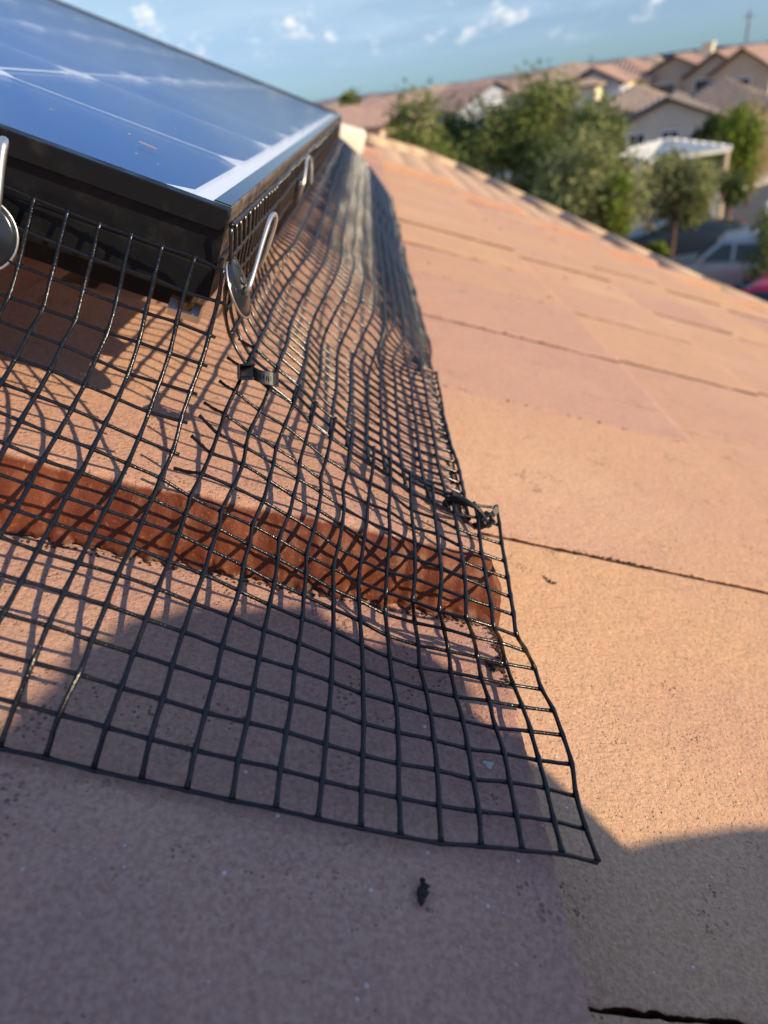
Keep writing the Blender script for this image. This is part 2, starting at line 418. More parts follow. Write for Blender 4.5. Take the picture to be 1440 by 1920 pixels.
for k in range(-7, 7):
    ub = 107+EXP*k; ua = ub-EXP-6
    off = 254 if k == 0 else 380+(0 if k % 2 else 131)
    jj = range(int(math.floor((-900-off)/TW)), int(math.ceil((2935-off)/TW))+1)
    for j in jj:
        v0 = off+TW*j; v1 = v0+TW
        if v0 > 2900 or v1 < -1000: continue
        v1 = min(v1, 2934); g = .8
        r_ = random.random()
        col = mixc(TAN, PINK, max(0, min(1, random.gauss(.48, .24))))
        if k == 0: col = mixc(PINK, MAUVE, random.random())
        n0 = dn(ub)
        if k == 0 and j == 0:
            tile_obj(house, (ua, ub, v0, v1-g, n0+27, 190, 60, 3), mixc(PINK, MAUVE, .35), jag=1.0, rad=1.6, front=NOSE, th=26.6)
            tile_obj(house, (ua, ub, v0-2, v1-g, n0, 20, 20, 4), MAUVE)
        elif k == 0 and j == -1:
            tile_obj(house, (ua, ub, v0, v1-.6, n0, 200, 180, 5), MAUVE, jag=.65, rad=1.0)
        elif k == 1 and j in (-1, 0):
            a_, b_ = (108., 380.) if j == -1 else (380., 642.)
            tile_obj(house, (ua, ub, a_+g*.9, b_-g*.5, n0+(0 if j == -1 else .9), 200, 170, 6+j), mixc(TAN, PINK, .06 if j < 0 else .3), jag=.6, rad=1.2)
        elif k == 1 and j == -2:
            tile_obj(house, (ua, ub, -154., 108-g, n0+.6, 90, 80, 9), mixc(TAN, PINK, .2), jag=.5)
        else:
            vi = random.randrange(4)
            full = v1-v0 > TW-1
            key = (vi, full, round(v1-v0))
            if key not in near:
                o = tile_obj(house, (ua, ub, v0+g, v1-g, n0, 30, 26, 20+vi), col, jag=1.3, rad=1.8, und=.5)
                near[key] = o.data
            o0 = np.array([(ua+ub)/2, (v0+v1)/2, n0+random.uniform(-2.3, 2.3)])
            if near[key].users > 1 or True:
                if near[key].users == 1 and 'used' not in near[key]:
                    near[key]['used'] = 1
                    continue
                o = link('roof_tile', near[key], house, R(*o0)); o.color = col
                # slight rocking of single tiles
                o.rotation_euler = (random.gauss(0, .0025), random.gauss(0, .003), random.gauss(0, .002))
# rake cap tiles along the far gable
M['cap'] = M['tile']
for k in range(-7, 7):
    ub = 107+EXP*k; ua = ub-EXP
    n0 = dn(ub)+20
    A, B, n, body, a, b_ = tile_grid(ua-25, ub-4, 2932, 3070, n0, 16, 8, 40+k, jag=1.5, th=60., rad=5)
    P = R(A, B, n)
    o0 = R((ua+ub)/2, 3000, n0)
    me = mesh('rake_tile', P.reshape(-1, 3)-o0, grid_faces(a, b_), M['tile'], True)
    at = me.attributes.new('body', 'FLOAT', 'POINT'); at.data.foreach_set('value', (body*0).reshape(-1).astype('f'))
    o = link('rake_tile', me, house, o0); o.color = mixc(TAN, PINK, random.uniform(.2, .9))
M['cream'] = plain('cream_mortar', (.80, .74, .58), .8, .06, 8)
A, B, n, body, a, b_ = tile_grid(-290, 30, 2926, 3110, dn(0)+60, 16, 8, 61, jag=2, th=90., rad=12)
obj('rake_tile', R(A, B, n).reshape(-1, 3), grid_faces(a, b_), M['cream'], house, True)['label'] = 'cream end piece of the rake beside the panel corner'

# lower barrel-tiled roof beyond the gable
M['barrel'] = plain('weathered_barrel_tile', (.40, .27, .19), .9, .3, 4)
M['barrel_cap'] = plain('pale_ridge_cap', (.50, .34, .22), .9, .15, 5)
gar = thing('garage_roof', R(900, 3700, -420), 'lower barrel-tiled roof just beyond the gable edge of the near roof', 'roof')
poly = lambda u: np.interp(u, [100, 420, 760, 980, 1560, 1900], [4100, 4900, 4800, 4200, 3160, 3085])
LO = 38
b = MB()
us = np.linspace(100, 1900, 46)
# courses step down the slope, barrels run down the slope: pan/cover pairs counted along v
for i in range(len(us)-1):
    pass
for ci, u in enumerate(np.arange(100, 1900, 150.)):
    vmax = float(poly(u+75)); nb = int((vmax-3085)/90)
    for j in range(nb):
        c = 3085+90*j+45
        ang = np.linspace(0, math.pi, 7)
        prof = [(c+38*math.cos(t), 24*math.sin(t)) for t in ang]
        V_ = [R(u-14, p, dn(u+75)-LO+q_+10) for p, q_ in prof]+[R(u+156, p, dn(u+75)-LO+q_-9) for p, q_ in prof]
        V_ += [R(u+156, c-38, dn(u+75)-LO-16), R(u+156, c+38, dn(u+75)-LO-16)]
        F_ = [(s, s+1, s+8, s+7) for s in range(6)]+[(7, 8, 9, 10, 11, 12, 13, 14, 15)]
        o = obj('barrel_tile', V_, F_, M['barrel'], gar, True)
b = MB(); b.add([R(u, v, dn(u)-LO-14-h) for h in (0, 60) for u, v in ((80, 3080), (80, 4100), (600, 4900), (960, 4300), (1560, 3180), (2000, 3080))],
    [(0, 1, 2, 3, 4, 5), (11, 10, 9, 8, 7, 6)]+[(i, (i+1) % 6, (i+1) % 6+6, i+6) for i in range(6)]).obj('roof_deck', M['barrel_cap'], gar)
hp = [(60, 4050), (420, 4850), (640, 4870), (980, 4280), (1290, 3660), (1580, 3160), (1950, 3090)]
for i in range(len(hp)-1):
    p0, p1 = np.array(hp[i], float), np.array(hp[i+1], float)
    nn = max(1, int(np.linalg.norm(p1-p0)/260))
    for j in range(nn):
        a0 = p0+(p1-p0)*j/nn; a1 = p0+(p1-p0)*(j+1.02)/nn
        V_, F_ = tube([R(a0[0], a0[1], dn(a0[0])-LO+14), R(a1[0], a1[1], dn(a1[0])-LO+12)], 46*K, 10)
        obj('ridge_tile', V_, F_, M['barrel_cap'], gar, True)
b = MB(); g0 = R(100, 3120, 0); g1 = R(1880, 4200, 0)
b.box(lambda a, c, d: (a, c, d), g0[0], g1[0], y1+.25, g1[1]-.2, 0, R(1880, 0, dn(1880)-LO-90)[2]); b.obj('wall', M['stucco_own'], gar)

# ---------------------------------------------------------------- solar panel
PU, PV, PH = -43., 303., -52.
th_ = math.atan(.0931); ct, st = math.cos(th_), math.sin(th_)
def PP(a, v, h):
    """a upslope from the lower edge, v along, h above the frame top"""
    return R(PU-a*ct+h*st, PV+v, PH+a*st+h*ct)
PW, PL = 930., 1515.
panel = thing('solar_panel', PP(PW/2, PL/2, -40), 'black-framed solar panel with blue cells lying on the tiled roof', 'solar panel')
def rail(name, a0, a1, v0, v1, side, m_):
    """frame bar: top lip, recessed groove, lower flange"""
    b = MB()
    if side in 'FB':
        f = 1 if side == 'F' else -1; ve = v0 if side == 'F' else v1
        b.box(PP, a0, a1, v0, v1, -9, 0)
        b.box(PP, a0+.4, a1-.4, (v0+3.2 if f > 0 else v0+.6), (v1-.6 if f > 0 else v1-3.2), -24, -9)
        b.box(PP, a0+.2, a1-.2, (v0+1.4 if f > 0 else v0-16), (v1+16 if f > 0 else v1-1.4), -38, -24)
    else:
        f = 1 if side == 'R' else -1
        b.box(PP, a0, a1, v0, v1, -9, 0)
        b.box(PP, a0+(2.4 if f > 0 else .6), a1-(.6 if f > 0 else 2.4), v0+.3, v1-.3, -24, -9)
        b.box(PP, a0+(1.1 if f > 0 else -16), a1+(16 if f > 0 else -1.1), v0+.2, v1-.2, -38, -24)
    o = b.obj(name, m_, panel)
    bv = o.modifiers.new('bevel', 'BEVEL'); bv.width = .5*K; bv.segments = 2; bv.limit_method = 'ANGLE'
    return o
rail('frame_bar', .0, PW, 0, 8, 'F', M['anod'])
MB().box(PP, .6, 7.4, 9, PL-9, .02, .5).obj('frame_lip', M['lip'], panel)
rail('frame_bar', .0, PW, PL-8, PL, 'B', M['anod'])
rail('frame_bar', .0, 8, 8.3, PL-8.3, 'R', M['frame_side'])
rail('frame_bar', PW-8, PW, 8.3, PL-8.3, 'L', M['anod'])
MB().box(PP, 8.2, PW-8.2, 8.2, PL-8.2, -5, -3.2).obj('backsheet', M['backsheet'], panel)
MB().box(PP, 8.1, PW-8.1, 8.1, PL-8.1, -1.9, -.7).obj('glass', M['glass'], panel)
ch = 14.; cs = 147.; hs = (cs-3.6)/2
cv = [(-hs, -hs+ch), (-hs+ch, -hs), (hs-ch, -hs), (hs, -hs+ch), (hs, hs-ch), (hs-ch, hs), (-hs+ch, hs), (-hs, hs-ch)]
c0 = PP(0, 0, 0)
cme = mesh('solar_cell', [PP(a, c, h)-c0 for h in (0, -.1) for a, c in cv], [tuple(range(8)), tuple(range(15, 7, -1))]+[(i, (i+1) % 8, (i+1) % 8+8, i+8) for i in range(8)], M['cell'])
for i in range(6):
    for j in range(10):
        link('solar_cell', cme, panel, PP(18.5+cs/2+cs*i, 20+cs/2+cs*j, -3.07))
# under-panel rack: rail, foot, junction box
b = MB(); b.box(PP, 12, PW-40, 60, 84, -64, -39)
b.obj('mounting_rail', M['anod'], panel)
b = MB(); b.box(PP, 326, 348, 62, 80, -100, -65); b.box(PP, 320, 360, 56, 90, -107, -101); b.obj('mounting_foot', M['frame_side'], panel)
b = MB(); b.box(PP, 250, 330, 70, 180, -36, -14); b.obj('junction_box', M['dark_under'], panel)
b = MB(); b.box(PP, 9, 16, 6, 22, -36, -10); b.obj('corner_key', M['frame_side'], panel)
V_, F_ = tube([PP(12, 20, -49), PP(12, 62, -49)], 3.6*K, 12); obj('bolt', V_, F_, M['brass'], panel, True)
V_, F_ = tube([PP(5, 24, -52), PP(19, 24, -52)], 4.6*K, 6); obj('nut', V_, F_, M['steel'], panel)
V_, F_ = tube(resample([PP(14, 90, -44), PP(60, 60, -52), PP(130, 44, -47), PP(230, 70, -58), PP(340, 52, -50), PP(600, 90, -55)], 8), 2.6*K, 8)
obj('cable', V_, F_, M['dark_under'], panel, True)
# dry specks lying on the glass
M['speck'] = plain('dry_leaf_bit', (.42, .33, .24), .9)
sp = MB()
for _ in range(40):
    a, c, l, w, t = random.uniform(20, 400), random.uniform(20, 900), random.uniform(.25, .8), random.uniform(.15, .35), random.uniform(0, 3)
    f = lambda x, y, h: PP(a+x*math.cos(t)-y*math.sin(t), c+x*math.sin(t)+y*math.cos(t), h)
    sp.box(f, -l, l, -w, w, -.65, -.45)
f = lambda x, y, h: PP(46+x, 52+y*1., h)
sp.box(lambda x, y, h: PP(55+x+.2*y, 88+y+.25*x, h), -4.5, 4.5, -.35, .35, -.6, -.1)
o = sp.obj('dust_specks', M['speck'], panel); o['kind'] = 'stuff'

# ---------------------------------------------------------------- front wire mesh
GRID = {
-6: '- - - - - - - - - - - - - - -130.2,292.0,-87.3 -129.2,296.8,-74.6 -128.1,302.3,-63.3',
-5: '- - - - - - - - - - - -119.5,263.6,-113.5 -118.7,274.0,-106.4 -118.5,284.1,-100.0 -117.7,291.0,-88.7 -116.7,296.1,-76.5 -115.7,300.6,-64.7',
-4: '- - - - - - - - - - -107.9,251.7,-121.3 -107.1,262.6,-115.0 -106.5,273.3,-108.2 -105.5,283.6,-101.3 -105.2,290.4,-90.6 -104.1,295.4,-78.3 -102.9,300.0,-66.3',
-3: '- - - - - - - - -96.5,228.4,-132.8 -96.6,240.3,-128.9 -95.6,251.6,-123.2 -94.6,262.5,-116.8 -94.2,273.0,-110.1 -92.9,282.9,-102.8 -92.7,289.6,-92.2 -91.4,294.7,-80.0 -90.4,298.7,-67.6',
-2: '- - - - - -84.5,193.6,-146.1 -84.4,205.8,-143.5 -84.8,217.8,-140.4 -84.7,229.5,-136.6 -84.3,241.3,-132.4 -83.0,252.4,-126.0 -82.2,263.3,-120.0 -81.7,273.6,-113.0 -80.3,282.4,-104.4 -79.7,288.9,-93.8 -78.8,293.5,-81.1 -77.8,297.2,-68.4',
-1: '-78.4,146.1,-182.9 -76.3,153.1,-172.0 -74.5,160.1,-162.1 -73.6,170.4,-156.6 -73.0,182.0,-152.5 -73.0,193.9,-149.2 -72.5,206.1,-145.9 -72.6,218.4,-142.9 -71.8,230.6,-139.3 -71.8,242.4,-135.4 -70.9,253.5,-129.6 -69.8,264.2,-123.2 -69.0,274.0,-116.0 -67.8,281.2,-105.0 -67.5,286.9,-94.3 -66.4,291.5,-81.4 -65.3,295.6,-69.3',
0: '-64.6,145.2,-184.4 -63.2,153.0,-173.9 -61.5,160.9,-164.8 -61.1,171.6,-159.5 -60.6,183.2,-155.2 -60.3,195.1,-152.0 -59.9,207.2,-148.4 -59.6,219.4,-145.7 -59.2,231.6,-142.6 -59.1,243.6,-139.3 -58.4,254.6,-133.4 -57.7,264.6,-126.1 -56.6,273.3,-116.8 -55.3,280.2,-106.1 -54.9,285.6,-94.8 -53.9,290.0,-83.1 -52.2,294.4,-70.1',
1: '-51.4,144.1,-184.4 -50.5,152.0,-174.6 -48.4,161.5,-167.1 -48.3,172.5,-163.1 -47.8,184.1,-158.1 -47.8,196.0,-154.5 -47.1,208.1,-150.8 -46.9,220.3,-148.2 -46.7,232.7,-145.6 -46.8,245.0,-143.3 -45.3,255.7,-136.7 -45.1,264.5,-126.9 -44.1,272.5,-117.4 -42.5,279.8,-107.4 -41.7,285.6,-96.8 -40.7,289.7,-83.8 -40.4,291.0,-71.7',
2: '-37.4,142.9,-185.0 -36.8,151.3,-176.1 -35.8,161.4,-169.7 -35.6,172.9,-165.8 -35.0,184.5,-161.3 -34.5,196.4,-157.6 -33.9,208.4,-154.4 -33.6,220.6,-150.8 -34.0,233.0,-149.6 -34.8,245.2,-149.0 -33.1,257.1,-144.6 -32.2,269.1,-140.6 -31.9,281.4,-137.2 -31.8,293.5,-133.2 -29.9,304.2,-125.9 -27.7,314.3,-118.1 -26.2,325.1,-111.7',
3: '-23.4,141.7,-185.1 -23.6,150.6,-177.4 -23.1,161.2,-171.6 -23.2,172.8,-168.2 -22.8,184.6,-164.0 -22.4,196.5,-161.0 -21.6,208.6,-157.4 -21.5,220.7,-154.9 -21.2,233.1,-153.2 -22.2,245.3,-153.0 -19.9,256.9,-147.4 -18.7,268.7,-142.7 -19.6,280.9,-140.7 -19.8,292.9,-138.8 -17.4,303.4,-132.4 -15.8,313.6,-124.9 -14.2,324.5,-118.6',
4: '-9.8,140.4,-184.7 -10.0,150.0,-178.6 -9.6,160.7,-173.6 -9.3,172.3,-170.4 -9.4,184.1,-166.9 -8.9,196.1,-163.7 -8.2,208.2,-161.2 -8.9,220.5,-158.9 -8.6,232.8,-157.5 -9.2,245.0,-156.3 -7.2,256.4,-151.0 -6.8,268.3,-147.4 -6.6,280.5,-145.3 -7.1,292.7,-143.8 -5.3,303.4,-137.0 -3.5,313.8,-130.0 -2.4,325.0,-125.3',
5: '3.6,139.0,-184.5 3.2,149.5,-179.5 3.6,160.5,-174.8 3.5,172.1,-172.0 3.4,183.9,-169.2 3.4,195.9,-166.9 3.5,208.1,-165.1 3.8,220.2,-163.5 3.2,232.7,-161.5 2.4,245.0,-160.5 4.3,256.5,-155.5 4.8,268.5,-152.7 5.2,280.7,-150.3 4.6,293.0,-149.0 5.5,304.2,-143.1 6.1,315.4,-137.9 7.0,326.9,-132.6',
6: '16.7,137.8,-184.1 16.3,148.9,-180.0 16.4,160.2,-176.0 16.5,171.8,-173.4 16.2,183.6,-170.9 16.3,195.5,-169.5 16.2,207.6,-168.1 15.7,219.8,-166.8 15.3,232.1,-165.4 14.6,244.3,-165.0 15.9,256.3,-160.1 16.5,268.5,-156.8 16.5,281.0,-154.9 15.6,293.3,-154.7 16.8,304.8,-149.5 17.2,316.1,-143.5 17.8,327.7,-138.7',
7: '29.5,136.4,-183.9 29.6,147.8,-180.9 29.5,159.4,-177.8 29.4,171.2,-175.0 29.3,183.0,-173.2 29.0,195.0,-172.5 28.5,207.1,-170.8 27.9,218.9,-169.9 27.3,230.7,-169.5 26.5,242.7,-167.9 27.6,254.0,-164.6 28.0,266.7,-160.7 28.1,279.5,-159.4 26.9,292.4,-157.9 27.9,304.9,-154.0 27.5,317.1,-148.6 27.6,329.5,-144.5',
8: '42.6,135.4,-184.0 42.3,147.3,-181.9 42.2,159.1,-179.8 42.0,171.0,-178.0 41.3,183.1,-176.4 41.1,195.2,-176.0 40.5,207.3,-175.4 39.4,219.4,-173.8 38.5,230.7,-172.6 37.9,240.9,-170.5 38.2,251.3,-166.9 38.5,262.2,-162.7 39.2,275.0,-161.2 39.4,288.2,-159.5 39.7,301.0,-155.7 40.2,313.5,-151.5 39.9,326.1,-148.9',
9: '55.1,135.1,-184.6 54.8,147.4,-183.1 54.6,159.5,-181.5 54.5,171.6,-180.1 53.9,183.8,-179.0 53.1,195.8,-179.4 52.4,207.8,-179.3 51.7,219.6,-178.6 50.8,231.0,-176.9 49.0,234.2,-168.4 48.8,244.7,-165.5 49.4,256.1,-162.8 49.4,268.7,-160.0 48.8,281.2,-157.5 48.9,293.6,-154.9 48.8,305.9,-152.2 48.4,318.2,-149.2',
10: '67.9,134.7,-184.8 68.0,147.1,-183.5 67.9,159.4,-181.8 67.6,171.5,-181.0 67.2,183.5,-180.8 66.4,195.6,-181.3 65.2,207.7,-181.6 65.0,219.5,-180.5 63.0,228.5,-176.7 59.3,227.9,-165.8 59.8,238.6,-162.3 60.0,250.5,-160.4 60.4,262.7,-159.8 60.2,274.9,-159.1 59.7,287.3,-157.6 59.5,299.6,-155.3 58.9,311.7,-151.5',
11: '80.6,135.2,-184.2 81.2,147.1,-183.5 80.9,159.2,-183.0 80.5,171.6,-182.6 79.9,184.2,-182.2 78.9,196.5,-182.9 78.2,208.9,-182.3 78.3,220.6,-181.8 73.6,222.9,-172.6 68.9,220.7,-162.7 69.7,231.8,-159.8 70.3,244.2,-158.0 70.5,256.5,-158.1 70.7,269.1,-157.2 70.4,281.6,-156.1 70.5,294.2,-154.9 70.5,306.7,-153.3',
12: '93.9,135.3,-183.5 94.0,147.5,-183.3 93.7,159.8,-182.6 93.8,172.0,-182.5 92.9,184.2,-183.2 92.1,196.7,-182.5 91.0,209.0,-182.9 90.6,220.0,-181.7 84.9,218.8,-170.8 78.7,216.0,-160.4 79.3,226.7,-158.5 79.8,238.9,-157.4 80.4,251.3,-157.3 80.9,263.8,-157.4 80.6,276.6,-156.4 80.5,289.2,-155.6 80.2,301.8,-152.8',
13: '106.9,135.6,-183.1 107.0,147.4,-183.2 106.9,159.5,-182.5 106.9,171.7,-182.8 106.2,184.1,-182.0 105.4,196.4,-182.3 104.4,208.6,-183.0 103.1,220.1,-182.4 97.1,219.4,-171.8 90.4,216.5,-162.3 90.8,227.7,-161.0 91.1,240.1,-160.7 91.6,252.5,-160.2 92.0,265.1,-160.0 92.3,277.5,-158.7 92.2,289.9,-156.0 92.2,302.2,-155.7',
14: '119.6,135.4,-184.4 119.2,147.9,-185.3 119.0,160.2,-184.9 119.8,172.2,-182.8 118.9,184.6,-181.9 118.4,197.0,-182.2 116.9,209.5,-183.6 116.3,221.0,-183.3 109.1,220.5,-174.6 101.7,218.7,-166.1 102.2,230.0,-164.7 102.9,242.0,-164.3 103.4,254.0,-163.0 103.9,266.3,-162.2 104.3,279.1,-161.1 104.4,291.7,-158.5 104.2,304.4,-155.9',
}
F = {}
for c, s in GRID.items():
    for r, p in enumerate(s.split()):
        if p != '-': F[(c, r)] = np.array([float(x) for x in p.split(',')])
# carry the sheet on past the left edge of the picture
for c in range(-2, -13, -1):
    for r in range(17):
        if (c, r) not in F:
            F[(c, r)] = F[(c+1, r)]+np.array([-12.5, .1, .2]) if c < -6 else F[(c+1, r)]*2-F[(c+2, r)]
CMIN = -12
BEND = {}
def wire(name, nodes, r, parent, sub=4, sides=8, m_='pvc', lift=0., end_caps=True):
    P = resample(nodes, sub); n = len(P)
    ph = np.minimum(np.arange(n) % sub, sub-(np.arange(n) % sub))/sub
    rr = r*(1+.27*np.exp(-(ph*6)**2)+.05*vnoise(np.arange(n)*.9, np.zeros(n), int(abs(nodes[0][0]*7+nodes[0][1]*3)) % 97))
    P = P+.10*np.stack([vnoise(np.arange(n)*.6, np.zeros(n)+k*9+nodes[0][0], 3) for k in range(3)], 1)
    W = R(P[:, 0], P[:, 1], P[:, 2]+lift)
    V_, F_ = tube(W, rr*K, sides)
    return obj(name, V_, F_, M[m_], parent, True)
fm = thing('wire_mesh', R(0, 200, -187), 'black wire mesh in front, flaring from the near panel edge with snipped wire ends', 'wire mesh')
for c in range(CMIN, 15):
    wire('long_wire', [F[(c, r)] for r in range(17)], .84, fm, 5, 10)
for r in range(17):
    rows = [F[(c, r)] for c in range(CMIN, 15)]
    L_ = [F[(c, r)] for c in range(CMIN, 2)]; Rr = [F[(c, r)] for c in range(2, 15)]
    if r < 10: wire('cross_wire', rows, .70, fm, 5, 8, lift=-.85)
    else:
        d = L_[-1]-L_[-2]; d /= np.linalg.norm(d)
        wire('cross_wire', L_+[L_[-1]+d*(2.6 if r < 16 else .3)], .70, fm, 5, 8, lift=-.85)
        # snipped stub on the right-hand flap, traced ends
        stub = {10: (328, 875, 3), 11: (360, 814, 2), 12: (375, 776, 2), 13: (384, 752, 5), 14: (413, 712, 5), 15: (428, 668, 8), 16: (449, 632, 4)}[r]
        p = F[(2, r)]; z = p@np.array([cU[2], cV[2], cN[2]])+stub[2]
        rc = np.array([(stub[0]-720)/FPX, (stub[1]-960)/FPX, 1.])*z
        e = np.array([rc@cU, rc@cV, rc@cN])
        wire('cross_wire', [e, (e*.45+p*.55)+np.array([0, 0, -.3])]+Rr, .70, fm, 5, 8, lift=-.85)

# ---------------------------------------------------------------- side wire mesh along the long edge
NI = 118
jv0 = {0: 299, 1: 300, 2: 302, 3: 311, 4: 319}
near_p = {0: (-40.5, -57), 1: (-39.5, -69), 2: (-40, -82), 3: (-40, -94), 4: (-37, -106)}
for j in range(5, 17):
    p = F[(min(j-3, 14), 16)]
    near_p[j] = (p[0]-1, max(p[2]-5, -160.6)); jv0[j] = p[1]-9
# far profile
fp = [(-40.5, -57), (-39, -69.5), (-38.5, -82), (-37, -94)]
for j in range(4, 17):
    t = (j-3)/13; fp.append((-37+142*t, -94-92*t+9*math.sin(t*math.pi)))
def sm(x): x = max(0, min(1, x)); return x*x*(3-2*x)
def SN(i, j):
    v = jv0[j]+12.55*i
    w = sm((v-(430+(50 if j > 11 else 0)))/110)
    conv = sm((v-560)/900)
    v += conv*0
    a, b_ = near_p[j], fp[j]
    u = a[0]*(1-w)+b_[0]*w; n = a[1]*(1-w)+b_[1]*w
    am = np.interp(j, [0, 2, 6, 12, 16], [.3, .6, 1.5, 1.7, 1.4])
    u += am*float(vnoise(v/75, j/4., 5))+.5*float(vnoise(v/19, j/2., 8))
    n += am*float(vnoise(v/60, j/5.+9, 6))+.6*float(vnoise(v/17, j/2.+4, 9))
    if j == 16: u += 2.0*float(vnoise(v/38, 0, 12))
    v += 2.0*float(vnoise(v/90, j/6., 7))
    lim = -160.6 if v < 517 else -187.2
    if u > 108: lim = -214
    if v < 1720: n = max(n, lim)
    return (u, v, n)
SM = [[SN(i, j) for j in range(17)] for i in range(NI)]
sm_ = thing('wire_mesh', R(60, 900, -188), 'black wire mesh skirt running away along the long downslope edge of the panel', 'wire mesh')
for j in range(17): wire('long_wire', [SM[i][j] for i in range(NI)], .95, sm_, 3, 7, m_='pvc_far')
for i in range(NI): wire('cross_wire', [SM[i][j] for j in range(17)], .82, sm_, 4 if i < 45 else 2, 7 if i < 45 else 5, lift=-.8, m_='pvc_side')

# ---------------------------------------------------------------- fastener clips and cable ties
def XW(x, y, z):
    """point seen at pixel x, y of the photograph at depth z (roof units), in world space"""
    return CAM+K*z*(Mw@np.array([(x-720)/FPX, (y-960)/FPX, 1.]))
def clip(label, cen, nrm, rod, rad=14.5, rr=1.5):
    cen = np.array(cen); nrm = np.array(nrm, float); nrm /= np.linalg.norm(nrm)
    t = thing('mesh_clip', cen, label, 'fastener', 'fastener clips holding the wire mesh')
    a = np.cross(nrm, [0.1, .2, 1.]); a /= np.linalg.norm(a); b_ = np.cross(nrm, a)
    prof = [(1.9, 1.1), (3.5, 1.5), (6, 1.3), (9, .6), (12, .0), (rad-.6, -.5), (rad-.6, -1.2), (6, -.2), (1.9, .2)]
    n = 40; V_ = []
    for r_, h in prof:
        for k in range(n):
            th = 2*math.pi*k/n
            V_.append(cen+K*(r_*(math.cos(th)*a+math.sin(th)*b_)+h*nrm))
    F_ = [(i*n+k, i*n+(k+1) % n, (i+1)*n+(k+1) % n, (i+1)*n+k) for i in range(len(prof)-1) for k in range(n)]
    obj('washer', V_, F_, M['disc'], t, True)
    ring = [cen+K*((rad-.3)*(math.cos(x)*a+math.sin(x)*b_)-.8*nrm) for x in np.linspace(0, 2*math.pi, 49)]
    V_, F_ = tube(ring, .55*K, 6, False); obj('rim', V_, F_, M['disc_rim'], t, True)
    # star of locking prongs round the hole
    b = MB()
    for k in range(6):
        th = k*math.pi/3
        d = math.cos(th)*a+math.sin(th)*b_; e = np.cross(nrm, d)
        p = [cen+K*(1.2*d+1.9*nrm+.2*e), cen+K*(1.2*d+1.9*nrm-.2*e), cen+K*(4*d+1.7*nrm+.8*e), cen+K*(4*d+1.7*nrm-.8*e)]
        b.add(p+[x-K*.5*nrm for x in p], [(0, 1, 3, 2), (4, 6, 7, 5), (0, 4, 5, 1), (2, 3, 7, 6), (0, 2, 6, 4), (1, 5, 7, 3)])
    b.obj('prongs', M['steel'], t)
    V_, F_ = tube(resample(rod, 6), rr*K, 10); obj('rod', V_, F_, M['steel'], t, True)
clip('black round washer clip cut off by the left edge below the panel frame', R(-133, 290, -81), -wV+.25*wU+.3*wN,
     [XW(-22, 440, 266), XW(-18, 436, 255), XW(-12, 415, 253), XW(-6, 370, 252), XW(-2, 330, 252), XW(3, 290, 251), XW(6, 272, 251), XW(7, 264, 253)], rr=1.75)
cn = Mw@np.array([.96, -.16, -.16])
clip('tilted washer clip with a bright hook at the near corner of the panel', XW(451, 538, 297), cn,
     [XW(448, 553, 300), XW(462, 547, 294), XW(472, 524, 293), XW(489, 465, 297), XW(503, 420, 300), XW(509, 406, 302), XW(515, 402, 304), XW(517, 410, 306), XW(512, 432, 309), XW(500, 468, 313), XW(487, 500, 318)], rad=12.8, rr=1.05)
clip('blurred hook clip further along the panel side', XW(563, 356, 560), Mw@np.array([.97, .2, .1]),
     [XW(562, 358, 560), XW(568, 348, 556), XW(572, 325, 556), XW(575, 302, 558), XW(579, 294, 560), XW(583, 300, 564), XW(584, 322, 568), XW(583, 345, 572)], rad=10, rr=1.2)

def ribbon(pts, wid, thk):
    """flat band through world points, wid vectors (world) per point"""
    pts = np.array(pts); n = len(pts); T = np.gradient(pts, axis=0); V_ = []
    for i in range(n):
        w = wid[i] if isinstance(wid, list) else wid
        w = np.array(w, float); nn = np.cross(T[i], w); nn /= np.linalg.norm(nn)
        for a, c in ((-1, -1), (1, -1), (1, 1), (-1, 1)): V_.append(pts[i]+a*w/2+c*nn*thk*K/2)
    F_ = [(i*4+j, i*4+(j+1) % 4, i*4+4+(j+1) % 4, i*4+4+j) for i in range(n-1) for j in range(4)]+[(3, 2, 1, 0), tuple(4*(n-1)+j for j in range(4))]
    return V_, F_
def zF(c, r): return float(F[(c, r)]@np.array([cU[2], cV[2], cN[2]]))
z1 = zF(2, 15)-5
t1 = thing('cable_tie', XW(480, 702, z1), 'flat black cable tie clamped on the snipped wire ends below the panel corner', 'cable tie')
wd = XW(0, 24, z1)-XW(0, 0, z1)
V_, F_ = ribbon(resample([XW(478, 701, z1+1), XW(488, 706, z1-.5), XW(500, 709, z1), XW(514, 712, z1+2), XW(519, 713, z1+7)], 3), wd, 1.8)
o = obj('strap', V_, F_, M['nylon'], t1)
b = MB()
hx = XW(1, 0, z1)-XW(0, 0, z1); hy = XW(0, 1, z1)-XW(0, 0, z1); hz = XW(461, 697, z1+1)-XW(461, 697, z1); cc = XW(461, 697, z1-2)
fr_ = lambda x, y, z: cc+hx*x+hy*y+hz*z
b.box(fr_, -16, -11.5, -15, 15, -3, 6); b.box(fr_, -11.4, 18, -15, -11, -3, 6); b.box(fr_, -11.4, 14, 10, 15.5, -3, 6); b.box(fr_, -11.3, 17, -10.9, 9.9, 2.5, 6)
o = b.obj('head', M['nylon'], t1); bv = o.modifiers.new('bevel', 'BEVEL'); bv.width = .9*K; bv.segments = 3
b = MB()
for k, (x_, y_) in enumerate(((28, 8), (34, 9.4), (41, 11), (46, 12.4))):
    b.box(fr_, x_, x_+1.2, y_-4, y_+4, .2, .7); 
b.obj('strap_ridges', M['nylon'], t1)
z2 = zF(12, 16)-3
t2 = thing('cable_tie', XW(890, 960, z2), 'looped black cable tie at the corner where the two wire meshes meet', 'cable tie')
w2 = (XW(8, 14, z2)-XW(0, 0, z2))
